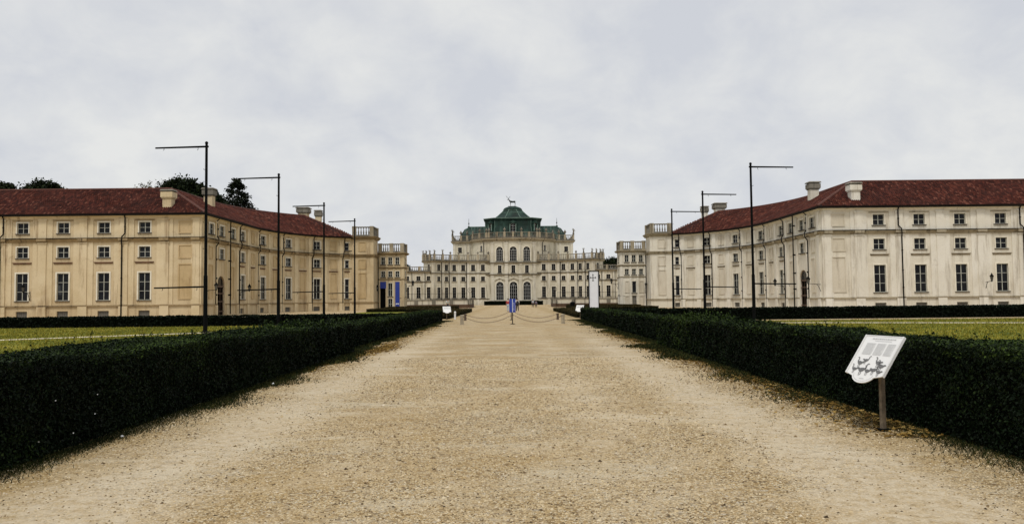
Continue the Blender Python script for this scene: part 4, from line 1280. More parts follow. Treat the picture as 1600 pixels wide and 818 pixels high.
# ---- drum with three tall bays
dr = []
for i in range(121):
    a = -pi + pi * i / 120 
    dr.append((PX + 12.0 * cos(a), 232 + 10.0 * sin(a)))
drum = Path(dr, 1)
s_mid = drum.L / 2
def s_at_x(x):
    best, bs = 1e9, 0; s = 0.2
    while s < drum.L:
        p = drum.at(s)[0]
        if abs(p.x - PX - x) < best: best, bs = abs(p.x - PX - x), s
        s += 0.02
    return bs
bx = [s_at_x(x) for x in (-3.8, 0.0, 3.8)]
ops, wins = [], []
for i, s in enumerate(bx):
    ops += [(s, 2.2, 1.35, 6.5, 0.24), (s, 1.1, 8.95, 11.05, 0.24), (s, 2.0, 12.3, 16.3, 0.24)]
    wins += [(s, 1.35, window_meshes(2.2, 5.15, 4, 4, 'sash_white', 'glass_palace', TP, True, 0.22, False, i)),
             (s, 8.95, window_meshes(1.1, 2.1, 2, 3, 'sash_dark', 'glass_palace', TP, False, 0.16, True, i)),
             (s, 12.3, window_meshes(2.0, 4.0, 4, 4, 'sash_white', 'glass_palace', TP, True, 0.22, True, i))]
for x in (-9.0, 9.0):
    s = s_at_x(x)
    ops.append((s, 0.9, 15.2, 16.8, 0.24)); wins.append((s, 15.2, window_meshes(0.9, 1.6, 2, 2, 'sash_white', 'glass_palace', TP, False, 0.13, True, 0)))
mb = MB(); wall_grid(mb, drum, 0, drum.L, 0, 18.7, ops)
for s in bx: spandrel(mb, drum, s, 2.2, 6.5, 0.24); spandrel(mb, drum, s, 2.0, 16.3, 0.24)
mb.quad(*[(p.x, p.y, 18.68) for p in drum.p])
mb.build('drum_wall', M['wall_palace'], palace)
for s, z, m in wins: put_window(palace, drum, s, z, m)
bands_on(drum, 0.1, drum.L - 0.1, [('string_course', 8.2, 8.55, 0.35), ('string_course', 11.5, 11.85, 0.4), ('cornice', 17.9, 18.75, 0.75)])
pm = MB()
for z0, z1 in ((0, 8.19), (8.56, 11.49), (11.86, 17.4)):
    pm.box(-0.42, 0.42, -0.16, 0.02, z0, z1 - 0.3); pm.box(-0.52, 0.52, -0.24, 0.02, z1 - 0.298, z1)
pme = pm.build_mesh('pilaster', M[TP])
for x in (-5.8, -1.9, 1.9, 5.8): pput('pilaster', pme, drum, s_at_x(x))
hm = MB(); hm.prism([(-1.5, 6.9), (-1.45, 7.15), (0, 7.85), (1.45, 7.15), (1.5, 6.9), (0, 7.5)], -0.25, 0.02)
hme = hm.build_mesh('pediment', M[TP])
for s in bx: pput('pediment', hme, drum, s)
sill_s = [s_at_x(x) for x in (-11.2, -9.2, -7.3, -6.6, -4.4, -2.3, 0.0, 2.3, 4.4, 6.6, 7.3, 9.2, 11.2)]
tops = balustrade(palace, drum, 1.2, drum.L - 1.2, 18.85, 1.5, 'stone_grey', n=0.3, pedestals=sill_s, spacing=0.45)
for i in (1, 2, 3, 5, 7, 9, 10, 11): link('urn', urn_me, palace, (tops[i][0] - PL.x, tops[i][1] - PL.y, tops[i][2]), scale=(0.95, 0.95, 0.85))
for x in (-8.2, 8.2):
    s = s_at_x(x); b = MB()
    b.tube([drum.off(s, 0.6, 18), drum.off(s, 0.2, 17.2), drum.off(s, 0.2, 12.4)], 0.09, 6); b.build('downpipe', M['pipe'], palace)

# ---- copper roof: box mansard, eight-sided sweep, cap
b = MB()
def pr(x, y0, y1, z, c): 
    return [(PX - x + c, y0, z), (PX + x - c, y0, z), (PX + x, y0 + c, z), (PX + x, y1 - c, z), (PX + x - c, y1, z), (PX - x + c, y1, z), (PX - x, y1 - c, z), (PX - x, y0 + c, z)]
pf = [(8.7, 225.6, 238.4, 18.6, 2.8), (8.25, 226.1, 237.9, 20.0, 2.8), (7.95, 226.5, 237.5, 22.5, 2.8), (8.0, 226.5, 237.5, 24.1, 2.8), (8.35, 226.1, 237.9, 24.35, 2.9), (8.35, 226.1, 237.9, 24.7, 2.9)]
for a, c in zip(pf, pf[1:]): b.hexa(pr(*a), pr(c[0], c[1], c[2], c[3] - 0.002, c[4]))
mroof = b.build('mansard_roof', M['copper'], palace)
b = MB()
R0 = pi / 8
oct_prof = [(6.15, 24.68), (5.6, 25.0), (4.6, 25.75), (3.75, 26.5), (3.2, 27.0), (2.9, 27.35), (2.75, 27.7)]
b.lathe(oct_prof, 8, PX, 232, 1.0, 0.95, R0)
b.lathe([(2.85, 27.68), (2.4, 28.15), (1.7, 28.45), (0.7, 28.62), (0.1, 28.66)], 16, PX, 232)
dome = b.build('dome', M['copper'], palace)
b = MB()
for k in range(8):
    a = R0 + 2 * pi * k / 8
    b.tube([(PX + r * cos(a) * 1.005, 232 + 0.95 * r * sin(a) * 1.005, z + 0.02) for r, z in oct_prof], 0.085, 5)
for r, z in ((3.72, 26.55), (2.9, 27.4)):
    b.tube([(PX + r * 1.02 * cos(R0 + 2 * pi * k / 8), 232 + .95 * r * 1.02 * sin(R0 + 2 * pi * k / 8), z) for k in range(9)], 0.07, 5)
link('seam', b.build_mesh('seam', M['copper_seam'], PL), dome)
b = MB()
for i, (x, y) in enumerate([(q[0], q[1]) for q in pr(8.4, 226.05, 237.95, 0, 2.9)]): pass
ring = pr(8.4, 226.05, 237.95, 24.72, 2.9); b.tube(ring + [ring[0]], 0.10, 5)
for k in range(8):
    p0, p1, p2 = pr(*pf[1])[k], pr(*pf[2])[k], pr(*pf[3])[k]; b.tube([p0, p1, p2], 0.08, 5)
link('seam', b.build_mesh('seam', M['copper_seam'], PL), mroof)
# dormers
def dormer(x, y, rz, w, h, z):
    bb = MB()
    bb.box(-w / 2 - 0.22, -w / 2, -0.3, 1.2, 0, h); bb.box(w / 2, w / 2 + 0.22, -0.3, 1.2, 0, h); bb.box(-w / 2 - 0.4, w / 2 + 0.4, -0.42, 1.2, -0.25, -0.002)
    bb.prism([(-w / 2 - 0.4, h + 0.002), (w / 2 + 0.4, h + 0.002), (w / 2 + 0.3, h + 0.3), (0, h + 0.8), (-w / 2 - 0.3, h + 0.3)], -0.4, 1.3)
    d = link('dormer', bb.build_mesh('dormer', M['copper']), palace, (x - PL.x, y - PL.y, z), rz)
    ms = window_meshes(w, h, 2, 3, 'sash_white', 'glass_palace', TP, True, 0, False, 0)
    ww = link('window', ms['window'], d, (0, -0.1, 0)); 
    o = link('pane', ms['pane'], d, (0, -0.1, 0))
    sm = MB()
    for sd in (-1, 1): sm.lathe([(0.16, 0.1), (0.2, 0.3), (0.12, 0.5), (0.14, h - 0.5), (0.2, h - 0.3)], 6, sd * (w / 2 + 0.12), -0.42)
    link('colonnette', sm.build_mesh('colonnette', M['copper_seam']), d)
dormer(PX, 225.75, 0, 1.5, 2.9, 20.3)
dormer(PX - 6.25, 226.9, radians(-45), 1.1, 2.3, 20.9)
dormer(PX + 6.25, 226.9, radians(45), 1.1, 2.3, 20.9)

# ---- bronze stag on the dome
def stag():
    root = thing('stag_statue', 'dark bronze stag standing on top of the green dome', 'statue', (PX - 0.2, 232, 28.64))
    b = MB()
    b.box(-1.1, 1.3, -0.35, 0.35, 0.0, 0.1)
    b.build_mesh
    body = MB()
    body.tube([(1.02, 0, 1.42), (0.8, 0, 1.42), (0.3, 0, 1.36), (-0.2, 0, 1.40), (-0.55, 0, 1.55), (-0.78, 0, 1.85), (-0.92, 0, 2.1)], [0.16, 0.30, 0.27, 0.31, 0.25, 0.15, 0.11], 9)
    body.tube([(-0.86, 0, 2.14), (-1.05, 0, 2.12), (-1.3, 0, 2.0), (-1.38, 0, 1.97)], [0.10, 0.13, 0.08, 0.05], 7)
    for x, kx in ((-0.38, -0.06), (0.84, 0.12)):
        for y in (-0.14, 0.14):
            body.tube([(x, y, 1.32), (x + kx, y, 0.75), (x + kx * 0.4, y, 0.35), (x + kx * 0.4 - 0.02, y, 0.08)], [0.15, 0.085, 0.055, 0.07], 6)
    body.tube([(1.1, 0, 1.5), (1.22, 0, 1.35)], [0.06, 0.03], 5)
    for y in (-1, 1): body.tube([(-0.9, y * .08, 2.2), (-0.84, y * .24, 2.28)], [0.05, 0.015], 5)
    me = body.build_mesh('body', M['bronze'], smooth=True)
    o = link('body', me, root)
    rm = o.modifiers.new('remesh', 'REMESH'); rm.mode = 'VOXEL'; rm.voxel_size = 0.035
    link('base', b.build_mesh('base', M['bronze']), root)
    for y in (-1, 1):
        a = MB()
        pts = [(-0.95, y * .07, 2.2), (-0.86 if y > 0 else -1.15, y * .25, 2.5), (-0.62 if y > 0 else -1.5, y * .42, 2.75), (-0.5 if y > 0 else -1.62, y * .4, 3.1)]
        a.tube(pts, [0.05, 0.045, 0.035, 0.015], 5)
        for i, (dx, dz) in ((1, (-0.25, 0.22)), (2, (-0.2, 0.28)), (2, (0.22, 0.2))):
            p = pts[i]; a.tube([p, (p[0] + dx, p[1], p[2] + dz)], [0.035, 0.012], 5)
        link('antler', a.build_mesh('antler', M['bronze'], smooth=True), root)
stag()

# ================================================================== TERRACE WALL, RAILING, DARK GATE
def terrace(sx):
    side = 'left' if sx < 0 else 'right'
    root = thing('terrace_wall', 'weathered stone terrace wall on brick footing before the palace, %s of court' % side, 'wall', (sx * 14, 150, 0), 'terrace walls')
    path = Path([(sx * 25.5, 150.0), (sx * 8.2, 150.0), (sx * 7.9, 158), (sx * 8.4, 172), (sx * 9.5, 190)], 1 if sx < 0 else -1)
    b = MB(); sweep(b, path, 0, path.L, [(0.12, 0), (-0.4, 0), (-0.4, 0.7), (0.12, 0.7)]); b.build('footing', M['brick_wall'], root)
    b = MB(); sweep(b, path, 0, path.L, [(0.0, 0.702), (-0.38, 0.702), (-0.38, 1.5), (0.0, 1.5)]); b.build('parapet', M['trim_palace'], root)
    b = MB(); sweep(b, path, 0, path.L, [(0.1, 1.502), (-0.48, 1.502), (-0.48, 1.66), (0.1, 1.66)]); b.build('coping', M['stone_grey'], root)
    pm = MB(); s = 0.8; k = 0
    pier = MB(); pier.box(-0.35, 0.35, -0.1, 0.2, 0.703, 1.5); pme = pier.build_mesh('pier', M['stone_grey'])
    while s < path.L:
        p = path.off(s, 0, 0); link('pier', pme, root, (p[0] - root.location.x, p[1] - root.location.y, 0), path.yaw(s)); s += 3.3
    fm = MB(); s = 0.15
    while s < 17.0:
        p = path.off(s, -0.2, 0); r = 0.012
        fm.box(p[0] - r, p[0] + r, p[1] - r, p[1] + r, 1.662, 2.9); s += 0.3
    for z in (1.85, 2.75): sweep(fm, path, 0, 17.0, [(-0.18, z), (-0.22, z), (-0.22, z + 0.045), (-0.18, z + 0.045)])
    ra = fm.build('railing', M['metal_dark'], None)
    tag(ra, 'thin dark iron railing on top of the %s terrace wall' % side, 'railing', 'iron railings')
    # scrolled iron lamp standard at the end of the wall
    lr = thing('scroll_lamp', 'round scrolled iron lamp standard on the %s terrace wall' % side, 'lamp', (sx * 8.1, 152.5, 1.66), 'scrolled lamps')
    a = MB(); a.tube([(sx * 8.1, 152.5, 1.66), (sx * 8.1, 152.5, 3.0)], 0.05, 6); a.build('post', M['metal_dark'], lr)
    a = MB(); a.tube([(sx * 8.1 + 0.42 * cos(q * pi / 8), 152.5, 3.42 + 0.42 * sin(q * pi / 8)) for q in range(17)], 0.035, 5); a.build('ring', M['metal_dark'], lr)
    a = MB(); a.lathe([(0.03, 3.25), (0.09, 3.3), (0.12, 3.5), (0.05, 3.58), (0.02, 3.66)], 7, sx * 8.1, 152.5); a.build('lantern', M['lamp_glass'], lr)
for sx in (-1, 1): terrace(sx)
hedge(-7.6, 8.2, 214.6, 216.0, 1.05, 'dark clipped hedge across the foot of the palace doors', 'hedge_far', group='hedge before the palace', big=2.2)
b = MB()
for k in range(4): b.box(PX - 8 + k * .4, PX + 8 - k * .4, 216.6 + k * 0.45, 222 + k * .2, k * 0.3, (k + 1) * 0.3 - 0.002)
tag(b.build('stone_steps', M['stone_grey']), 'broad stone steps leading up to the palace doors', 'steps')

# ================================================================== BANNER POLES
def pole(x, y, sx, label):
    root = thing('banner_pole', label, 'pole', (x, y, 0), 'black banner poles on the lawns')
    b = MB(); b.tube([(x, y, 0.02), (x, y, 3.0)], [0.115, 0.105], 10); b.tube([(x, y, 2.99), (x, y, 10.0)], [0.082, 0.068], 10)
    b.lathe([(0.2, 0.02), (0.2, 0.06), (0.12, 0.12)], 10, x, y); b.build('mast', M['metal_dark'], root, smooth=False)
    b = MB(); b.lathe([(0.085, 9.98), (0.085, 10.05), (0.03, 10.1)], 10, x, y); b.build('cap', M['metal_dark'], root)
    for z, r, d in ((9.82, 0.055, -0.09), (2.42, 0.048, -0.08)):
        b = MB(); b.tube([(x - sx * 0.1, y, z), (x + sx * 2.7, y, z + d * 0.6)], [r, r * 0.8], 7)
        a = b.build('arm', M['metal_dark'], root)
        for f in (0.45, 2.25):
            h = MB(); h.tube([(x + sx * f, y, z - 0.02), (x + sx * f, y, z - 0.16), (x + sx * (f + .05), y, z - 0.19)], 0.014, 5)
            link('hook', h.build_mesh('hook', M['metal_dark'], root.location), a)
    for z in (8.6, 7.2, 5.8, 4.4):
        h = MB(); h.tube([(x + sx * 0.06, y, z), (x + sx * 0.14, y, z), (x + sx * .14, y, z + .06)], 0.013, 5); h.build('cleat', M['metal_dark'], root)
pole(-16.1, 41.8, -1, 'tallest looking black banner pole on the left lawn, nearest the viewer')
pole(-15.43, 52.55, -1, 'second black banner pole from the left edge, before the ochre wing')
pole(-16.15, 68.3, -1, 'third black banner pole from the left edge, beyond the low hedge')
pole(-16.2, 81.9, -1, 'fourth and farthest black banner pole on the left side')
pole(15.2, 50.2, 1, 'nearest black banner pole on the right lawn, before the cream wing')
pole(15.3, 63.4, 1, 'middle black banner pole on the right, beyond the low hedge')
pole(15.35, 76.0, 1, 'farthest black banner pole on the right side')

# ================================================================== WALL LANTERNS
def lantern(p, n, z, reach, label):
    px_, py_ = p
    root = thing('wall_lantern', label, 'lantern', (px_, py_, z), 'iron wall lanterns', rz=atan2(n[0], -n[1]))
    def mk(name, mb, parent=root, mat='metal_dark'): return link(name, mb.build_mesh(name, M[mat]), parent)
    b = MB(); b.tube([(0, 0.0, -0.95), (0, -0.12, -0.9), (0, -0.25, -0.6), (0, -0.4, -0.25), (0, -0.65, -0.05), (0, -reach, 0.0)], 0.03, 6)
    b.tube([(0, 0.0, -0.12), (0, -reach, 0.0)], 0.028, 6); b.tube([(0, -0.02, -1.05), (0, -0.02, 0.1)], 0.03, 6)
    mk('bracket', b)
    b = MB(); y = -reach
    b.lathe([(0.10, 0.02), (0.19, 0.5), (0.19, 0.52)], 6, 0, y); g = mk('lamp_glass', b, mat='lamp_glass')
    b = MB()
    b.lathe([(0.03, -0.12), (0.06, -0.04), (0.11, 0.0), (0.11, 0.03)], 6, 0, y)
    b.lathe([(0.27, 0.52), (0.25, 0.56), (0.12, 0.74), (0.09, 0.82), (0.03, 0.86), (0.025, 0.98)], 6, 0, y)
    for k in range(6):
        a = pi / 3 * k
        b.tube([(0.10 * cos(a), y + 0.10 * sin(a), 0.02), (0.195 * cos(a), y + 0.195 * sin(a), 0.53)], 0.014, 4)
    mk('lamp_cage', b)
lantern((-56.0, FRONT_Y - 0.0), (0, -1), 3.0, 1.35, 'iron bracket lantern beside a tall window at the far left')
lantern((54.9, FRONT_Y - 0.0), (0, -1), 3.1, 1.35, 'iron bracket lantern beside a tall window at the far right')
for sx, sd in ((-1, 'ochre'), (1, 'cream')):
    wp = wing_plan(sx)
    for u, nm in ((483, 'at the front corner beside the arched door'), (429, 'past the arched door')):
        if u == 483: q, nn = Vector((sx * CORNER_X, FRONT_Y + 0.45)), Vector((-sx, 0))
        else:
            s = wp.s_at_u(u, wp.s[1] + .5); q, _, nn = wp.at(s)
        lantern((q.x, q.y), (nn.x, nn.y), 3.05, 1.55, 'iron bracket lantern on the %s wing, %s' % (sd, nm))
lantern((-22.5, 134.0), (0, -1), 3.3, 1.3, 'iron bracket lantern by the dark doorway of the left pavilion')
lantern((22.3, 134.0), (0, -1), 3.3, 1.3, 'iron bracket lantern on the right pavilion')
lantern((-18.2, 136.5), (1, 0), 4.1, 1.2, 'iron bracket lantern on the side of the left pavilion')
lantern((18.2, 136.5), (-1, 0), 4.1, 1.2, 'iron bracket lantern on the inner side of the right pavilion')

# ================================================================== INFORMATION LECTERNS
def bird(mb, cx, cy, s, flip, R):
    f = -1 if flip else 1
    def poly(pts): mb.quad(*[(cx + f * s * x, 0.0, cy + s * z) for x, z in pts])
    n = 12
    poly([(0.5 * cos(2 * pi * k / n), 0.26 * sin(2 * pi * k / n) + 0.05 * cos(2 * pi * k / n)) for k in range(n)])
    def strip(line, w0, w1):
        for i in range(len(line) - 1):
            (x0, z0), (x1, z1) = line[i], line[i + 1]
            dx, dz = x1 - x0, z1 - z0; l = hypot(dx, dz) + 1e-6; nx, nz = -dz / l, dx / l
            a = w0 + (w1 - w0) * i / (len(line) - 1); c = w0 + (w1 - w0) * (i + 1) / (len(line) - 1)
            poly([(x0 - nx * a, z0 - nz * a), (x0 + nx * a, z0 + nz * a), (x1 + nx * c, z1 + nz * c), (x1 - nx * c, z1 - nz * c)])
    strip([(0.4, 0.1), (0.55, 0.3), (0.5, 0.55), (0.56, 0.78), (0.7, 0.85)], 0.1, 0.05)
    strip([(0.66, 0.86), (0.92, 0.8)], 0.07, 0.02)
    strip([(-0.4, 0.05), (-0.7, 0.2), (-0.85, 0.1)], 0.14, 0.05)
    strip([(0.05, -0.2), (0.12, -0.5), (0.02, -0.8)], 0.045, 0.035); strip([(-0.12, -0.2), (-0.2, -0.5), (-0.1, -0.8)], 0.045, 0.035)
def lectern(x, y, rz, label, tilt=54.8, zb=0.672, birds=True):
    """panel local frame: x along the bottom edge, z up the slope, -y the face"""
    root = thing('information_sign', label, 'sign', (x, y, 0), 'white lectern signs', rz)
    def part(name, mb, mat, parent=root): return link(name, mb.build_mesh(name, M[mat]), parent)
    b = MB(); b.box(-0.023, 0.023, -0.026, 0.026, 0, 0.93, 0.0); post = part('post', b, 'wood_post')
    b = MB(); b.box(-0.06, 0.06, -0.06, 0.06, 0, 0.03); part('foot_plate', b, 'metal_dark')
    b = MB(); W, H = 0.607, 0.53
    tab = [(-0.01 + 0.19 * cos(pi + pi * k / 12), 0.0 + 0.115 * sin(pi + pi * k / 12)) for k in range(13)]
    b.prism([(-W / 2, 0)] + [q for q in tab if q[1] < -1e-4] + [(W / 2, 0), (W / 2, H), (-W / 2, H)], 0.0, 0.012)
    panel = part('panel', b, 'white_panel')
    panel.location = (0, -0.241, zb)
    panel.rotation_euler = (radians(-(90 - tilt)), 0, 0)
    e = MB(); e.box(-W / 2 - 0.02, -W / 2 - 0.001, -0.014, 0.02, -0.005, H + 0.01); e.box(W / 2 + 0.001, W / 2 + 0.02, -0.014, 0.02, -0.005, H + 0.01)
    e.box(-W / 2, W / 2, -0.006, 0.016, H + 0.001, H + 0.012)
    part('edge_rail', e, 'panel_edge', panel)
    def flat(name, mb, mat, dy): 
        o = part(name, mb, mat, panel); o.location = (0, dy, 0); return o
    m1 = MB()
    for x0, x1 in ((-0.23, -0.075), (-0.045, 0.10), (0.13, 0.255)): m1.quad((x0, 0, 0.27), (x1, 0, 0.27), (x1, 0, 0.435), (x0, 0, 0.435))
    flat('text_column', m1, 'print_grey', -0.0025)
    m2 = MB(); R = random.Random(3)
    for x0, x1 in ((-0.23, -0.075), (-0.045, 0.10), (0.13, 0.255)):
        for k in range(11):
            z = 0.277 + k * 0.0145; m2.quad((x0, 0, z), (x1 - R.uniform(0, 0.03), 0, z), (x1 - R.uniform(0, .03), 0, z + 0.0045), (x0, 0, z + 0.0045))
    xx = -0.18
    while xx < 0.22:
        w = R.uniform(0.015, 0.04); m2.quad((xx, 0, 0.488), (xx + w, 0, 0.488), (xx + w, 0, 0.503), (xx, 0, 0.503)); xx += w + 0.008
    m2.quad((-0.12, 0, 0.463), (0.16, 0, 0.463), (0.16, 0, 0.468), (-0.12, 0, 0.468))
    for k in range(10): 
        a0, a1 = pi + pi * k / 10, pi + pi * (k + 1) / 10
        m2.quad((-0.01 + .16 * cos(a0), 0, .09 * sin(a0)), (-0.01 + .16 * cos(a1), 0, .09 * sin(a1)), (-0.01 + .165 * cos(a1), 0, .094 * sin(a1)), (-0.01 + .165 * cos(a0), 0, .094 * sin(a0)))
    m2.quad((-0.05, 0, -0.06), (0.03, 0, -0.06), (0.03, 0, -0.053), (-0.05, 0, -0.053))
    flat('text_lines', m2, 'print_line', -0.0045)['kind'] = 'stuff'
    m3 = MB()
    for cx, cz, s, fl in ((-0.17, 0.15, 0.085, True), (-0.09, 0.19, 0.07, False), (-0.21, 0.06, 0.075, True), (-0.08, 0.06, 0.10, False), (0.02, 0.05, 0.08, True), (0.13, 0.17, 0.085, True), (0.20, 0.13, 0.09, True), (0.12, 0.07, 0.085, False), (0.21, 0.05, 0.075, True)):
        bird(m3, cx, cz, s, fl, R)
    if birds: flat('bird_print', m3, 'print_bird', -0.0065)
    return root
lectern(4.37, 9.5, radians(-75.3), 'white tilted information board with bird drawings in the right foreground')
lectern(-5.35, 66.0 - 1.2, radians(15), 'small distant white sign at the end of the left hedge', zb=0.62, birds=False)
lectern(5.5, 66.0 - 1.2, radians(-25), 'small distant white sign at the end of the right hedge', zb=0.62, birds=False)

# ================================================================== CHAIN BARRIER, BLUE SIGN, WHITE BANNER
def bollard(x, y, h, label, mat='bollard', r=0.11):
    root = thing('bollard', label, 'bollard', (x, y, 0), 'posts of the chain barrier')
    b = MB(); b.lathe([(r * 1.2, 0), (r * 1.2, 0.05), (r, 0.06), (r * 0.92, h * 0.86)], 12, x, y); b.build('shaft', M[mat], root)
    b = MB(); b.lathe([(r * 1.15, h * 0.861), (r * 1.15, h * 0.93), (r * 0.8, h * 0.99), (r * 0.3, h)], 12, x, y); b.build('cap', M[mat], root)
    b = MB(); b.tube([(x + r * 1.0 * cos(q), y - r, h * 0.75 + 0.04 * sin(q)) if False else (x + 0.04 * cos(q) + (r if x < 0 else -r), y, h * 0.78 + 0.04 * sin(q)) for q in [k * pi / 4 for k in range(9)]], 0.012, 5); b.build('ring', M['rusty'], root)
bollard(-3.25, 51.2, 0.62, 'pale stone bollard at the left end of the front chain')
bollard(3.22, 51.0, 0.62, 'pale stone bollard at the right end of the front chain')
bollard(-3.62, 61.0, 0.5, 'short brown post at the left end of the rear chain', 'rusty', 0.09)
bollard(3.45, 61.0, 0.5, 'short brown post at the right end of the rear chain', 'rusty', 0.09)
def chain(a, b_, sag, label):
    a, b_ = Vector(a), Vector(b_)
    root_pts = []
    n = 46; m = MB()
    P = [a.lerp(b_, k / n) - Vector((0, 0, sag * 4 * (k / n) * (1 - k / n))) for k in range(n + 1)]
    for k in range(n):
        d = (P[k + 1] - P[k]); u = d.normalized(); side = Vector((0, 1, 0)) if k % 2 else Vector((0, 0, 1))
        c = (P[k] + P[k + 1]) / 2; hl = d.length * 0.62
        loop = [c + u * hl * cos(q) + side * 0.026 * sin(q) for q in [2 * pi * j / 8 for j in range(9)]]
        m.tube(loop, 0.008, 4)
    tag(m.build('chain', M['rusty']), label, 'chain', 'sagging chains across the path')
chain((-3.14, 51.2, 0.49), (-0.03, 51.2, 0.6), 0.42, 'rusty front chain sagging from left bollard to the blue sign')
chain((0.03, 51.2, 0.6), (3.11, 51.0, 0.49), 0.42, 'rusty front chain sagging from the blue sign to right bollard')
chain((-3.53, 61.0, 0.42), (-0.1, 61.0, 0.72), 0.4, 'rusty rear chain hanging left of the thin rear post')
chain((-0.1, 61.0, 0.72), (3.36, 61.0, 0.42), 0.4, 'rusty rear chain hanging right of the thin rear post')
r = thing('rear_post', 'thin dark post behind the blue sign holding the rear chain', 'post', (-0.1, 61, 0))
b = MB(); b.tube([(-0.1, 61, 0), (-0.1, 61, 0.8)], 0.03, 8); b.build('shaft', M['metal_dark'], r)
b = MB(); b.lathe([(0.12, 0), (0.12, 0.03), (0.05, 0.05)], 10, -0.1, 61); b.build('foot', M['metal_dark'], r)
r = thing('blue_sign', 'upright blue sign with white centre line on a thin post in the chain', 'sign', (0, 51.2, 0))
b = MB(); b.tube([(0, 51.2, 0), (0, 51.2, 1.55)], 0.028, 8); b.build('post', M['metal_dark'], r)
b = MB(); b.lathe([(0.16, 0), (0.16, 0.025), (0.05, 0.05)], 12, 0, 51.2); b.build('foot', M['metal_dark'], r)
b = MB(); b.box(-0.2, 0.2, 51.13, 51.16, 0.76, 1.62); pn = b.build('panel', M['blue'], r)
b = MB(); b.box(-0.014, 0.014, 51.122, 51.128, 0.76, 1.62)
for k in range(7): b.box(0.05, 0.13, 51.124, 51.128, 0.9 + k * 0.075, 0.915 + k * 0.075)
link('white_line', b.build_mesh('white_line', M['banner_white'], r.location), pn)

r = thing('banner_stand', 'tall white banner with black cross emblem in a dark frame, right of the court', 'banner', (6.4, 62.6, 0))
x0, x1, y, zt = 6.06, 6.76, 62.6, 3.72
b = MB()
for x in (x0 - 0.07, x1): b.box(x, x + 0.07, y - 0.06, y + 0.06, 0, zt + 0.06)
b.box(x0, x1, y - 0.05, y + 0.05, zt, zt + 0.06); b.box(x0, x1, y - 0.05, y + 0.05, 0.75, 0.82); b.build('frame', M['metal_dark'], r)
b = MB(); b.box(x0 + 0.002, x1 - 0.002, y - 0.012, y + 0.012, 0.822, zt - 0.002); cl_ = b.build('cloth', M['banner_white'], r)
b = MB(); cx, cz = (x0 + x1) / 2 - 0.06, 3.22
yy = y - 0.0155
def disc(px_, pz_, rr): b.quad(*[(px_ + rr * cos(2 * pi * k / 10), yy, pz_ + rr * sin(2 * pi * k / 10)) for k in range(10)])
b.quad((cx - 0.2, yy, cz - 0.027), (cx + 0.2, yy, cz - 0.027), (cx + 0.2, yy, cz + 0.027), (cx - 0.2, yy, cz + 0.027))
b.quad((cx - 0.027, yy, cz + 0.028), (cx + 0.027, yy, cz + 0.028), (cx + 0.027, yy, cz + 0.24), (cx - 0.027, yy, cz + 0.24))
b.quad((cx - 0.027, yy, cz - 0.24), (cx + 0.027, yy, cz - 0.24), (cx + 0.027, yy, cz - 0.028), (cx - 0.027, yy, cz - 0.028))
for dx, dz in ((0.2, 0), (-0.2, 0), (0, 0.23), (0, -0.23)):
    yy -= 0.0006
    disc(cx + dx * 1.1, cz + dz * 1.1, 0.032)
    for s_ in (-1, 1): yy -= 0.0004; disc(cx + dx + s_ * (0.04 if dx == 0 else 0), cz + dz + s_ * (0.04 if dz == 0 else 0), 0.026)
link('cross_emblem', b.build_mesh('cross_emblem', M['print_black'], r.location), cl_)

# ================================================================== SMALL THINGS AND PEOPLE
r = thing('litter_bin', 'dark round litter bin beside the right parterre', 'bin', (8.9, 118, 0))
b = MB(); b.lathe([(0.3, 0.05), (0.36, 0.9)], 12, 8.9, 118); b.build('drum', M['metal_dark'], r)
b = MB(); b.lathe([(0.4, 0.9), (0.4, 0.96), (0.25, 1.1), (0.05, 1.14)], 12, 8.9, 118); b.build('lid', M['metal_dark'], r)
b = MB(); b.lathe([(0.2, 0), (0.2, 0.05)], 10, 8.9, 118); b.build('base', M['metal_dark'], r)
r = thing('marker_post', 'short white marker post beside the small left sign', 'post', (-4.7, 65.2, 0))
b = MB(); b.lathe([(0.08, 0), (0.075, 0.5), (0.09, 0.52), (0.09, 0.6), (0.03, 0.66)], 10, -4.7, 65.2); b.build('shaft', M['cloth_white'], r)
def crumple(x, y, s, label):
    R = random.Random(int(x * 100)); b = MB()
    b.lathe([(s * .5, 0.0), (s, s * .5), (s * .8, s * 1.1), (s * .3, s * 1.4)], 7, x, y)
    b.v = [(a + R.uniform(-.3, .3) * s, c + R.uniform(-.3, .3) * s, max(0.001, d + R.uniform(-.25, .25) * s)) for a, c, d in b.v]
    tag(b.build('paper_scrap', M['paper']), label, 'litter', 'scraps of paper')
crumple(-4.68, 9.6, 0.02, 'crumpled white paper scrap near the foot of the left hedge, closest to viewer')
crumple(-4.62, 15.4, 0.03, 'white paper scrap further along the foot of the left hedge')

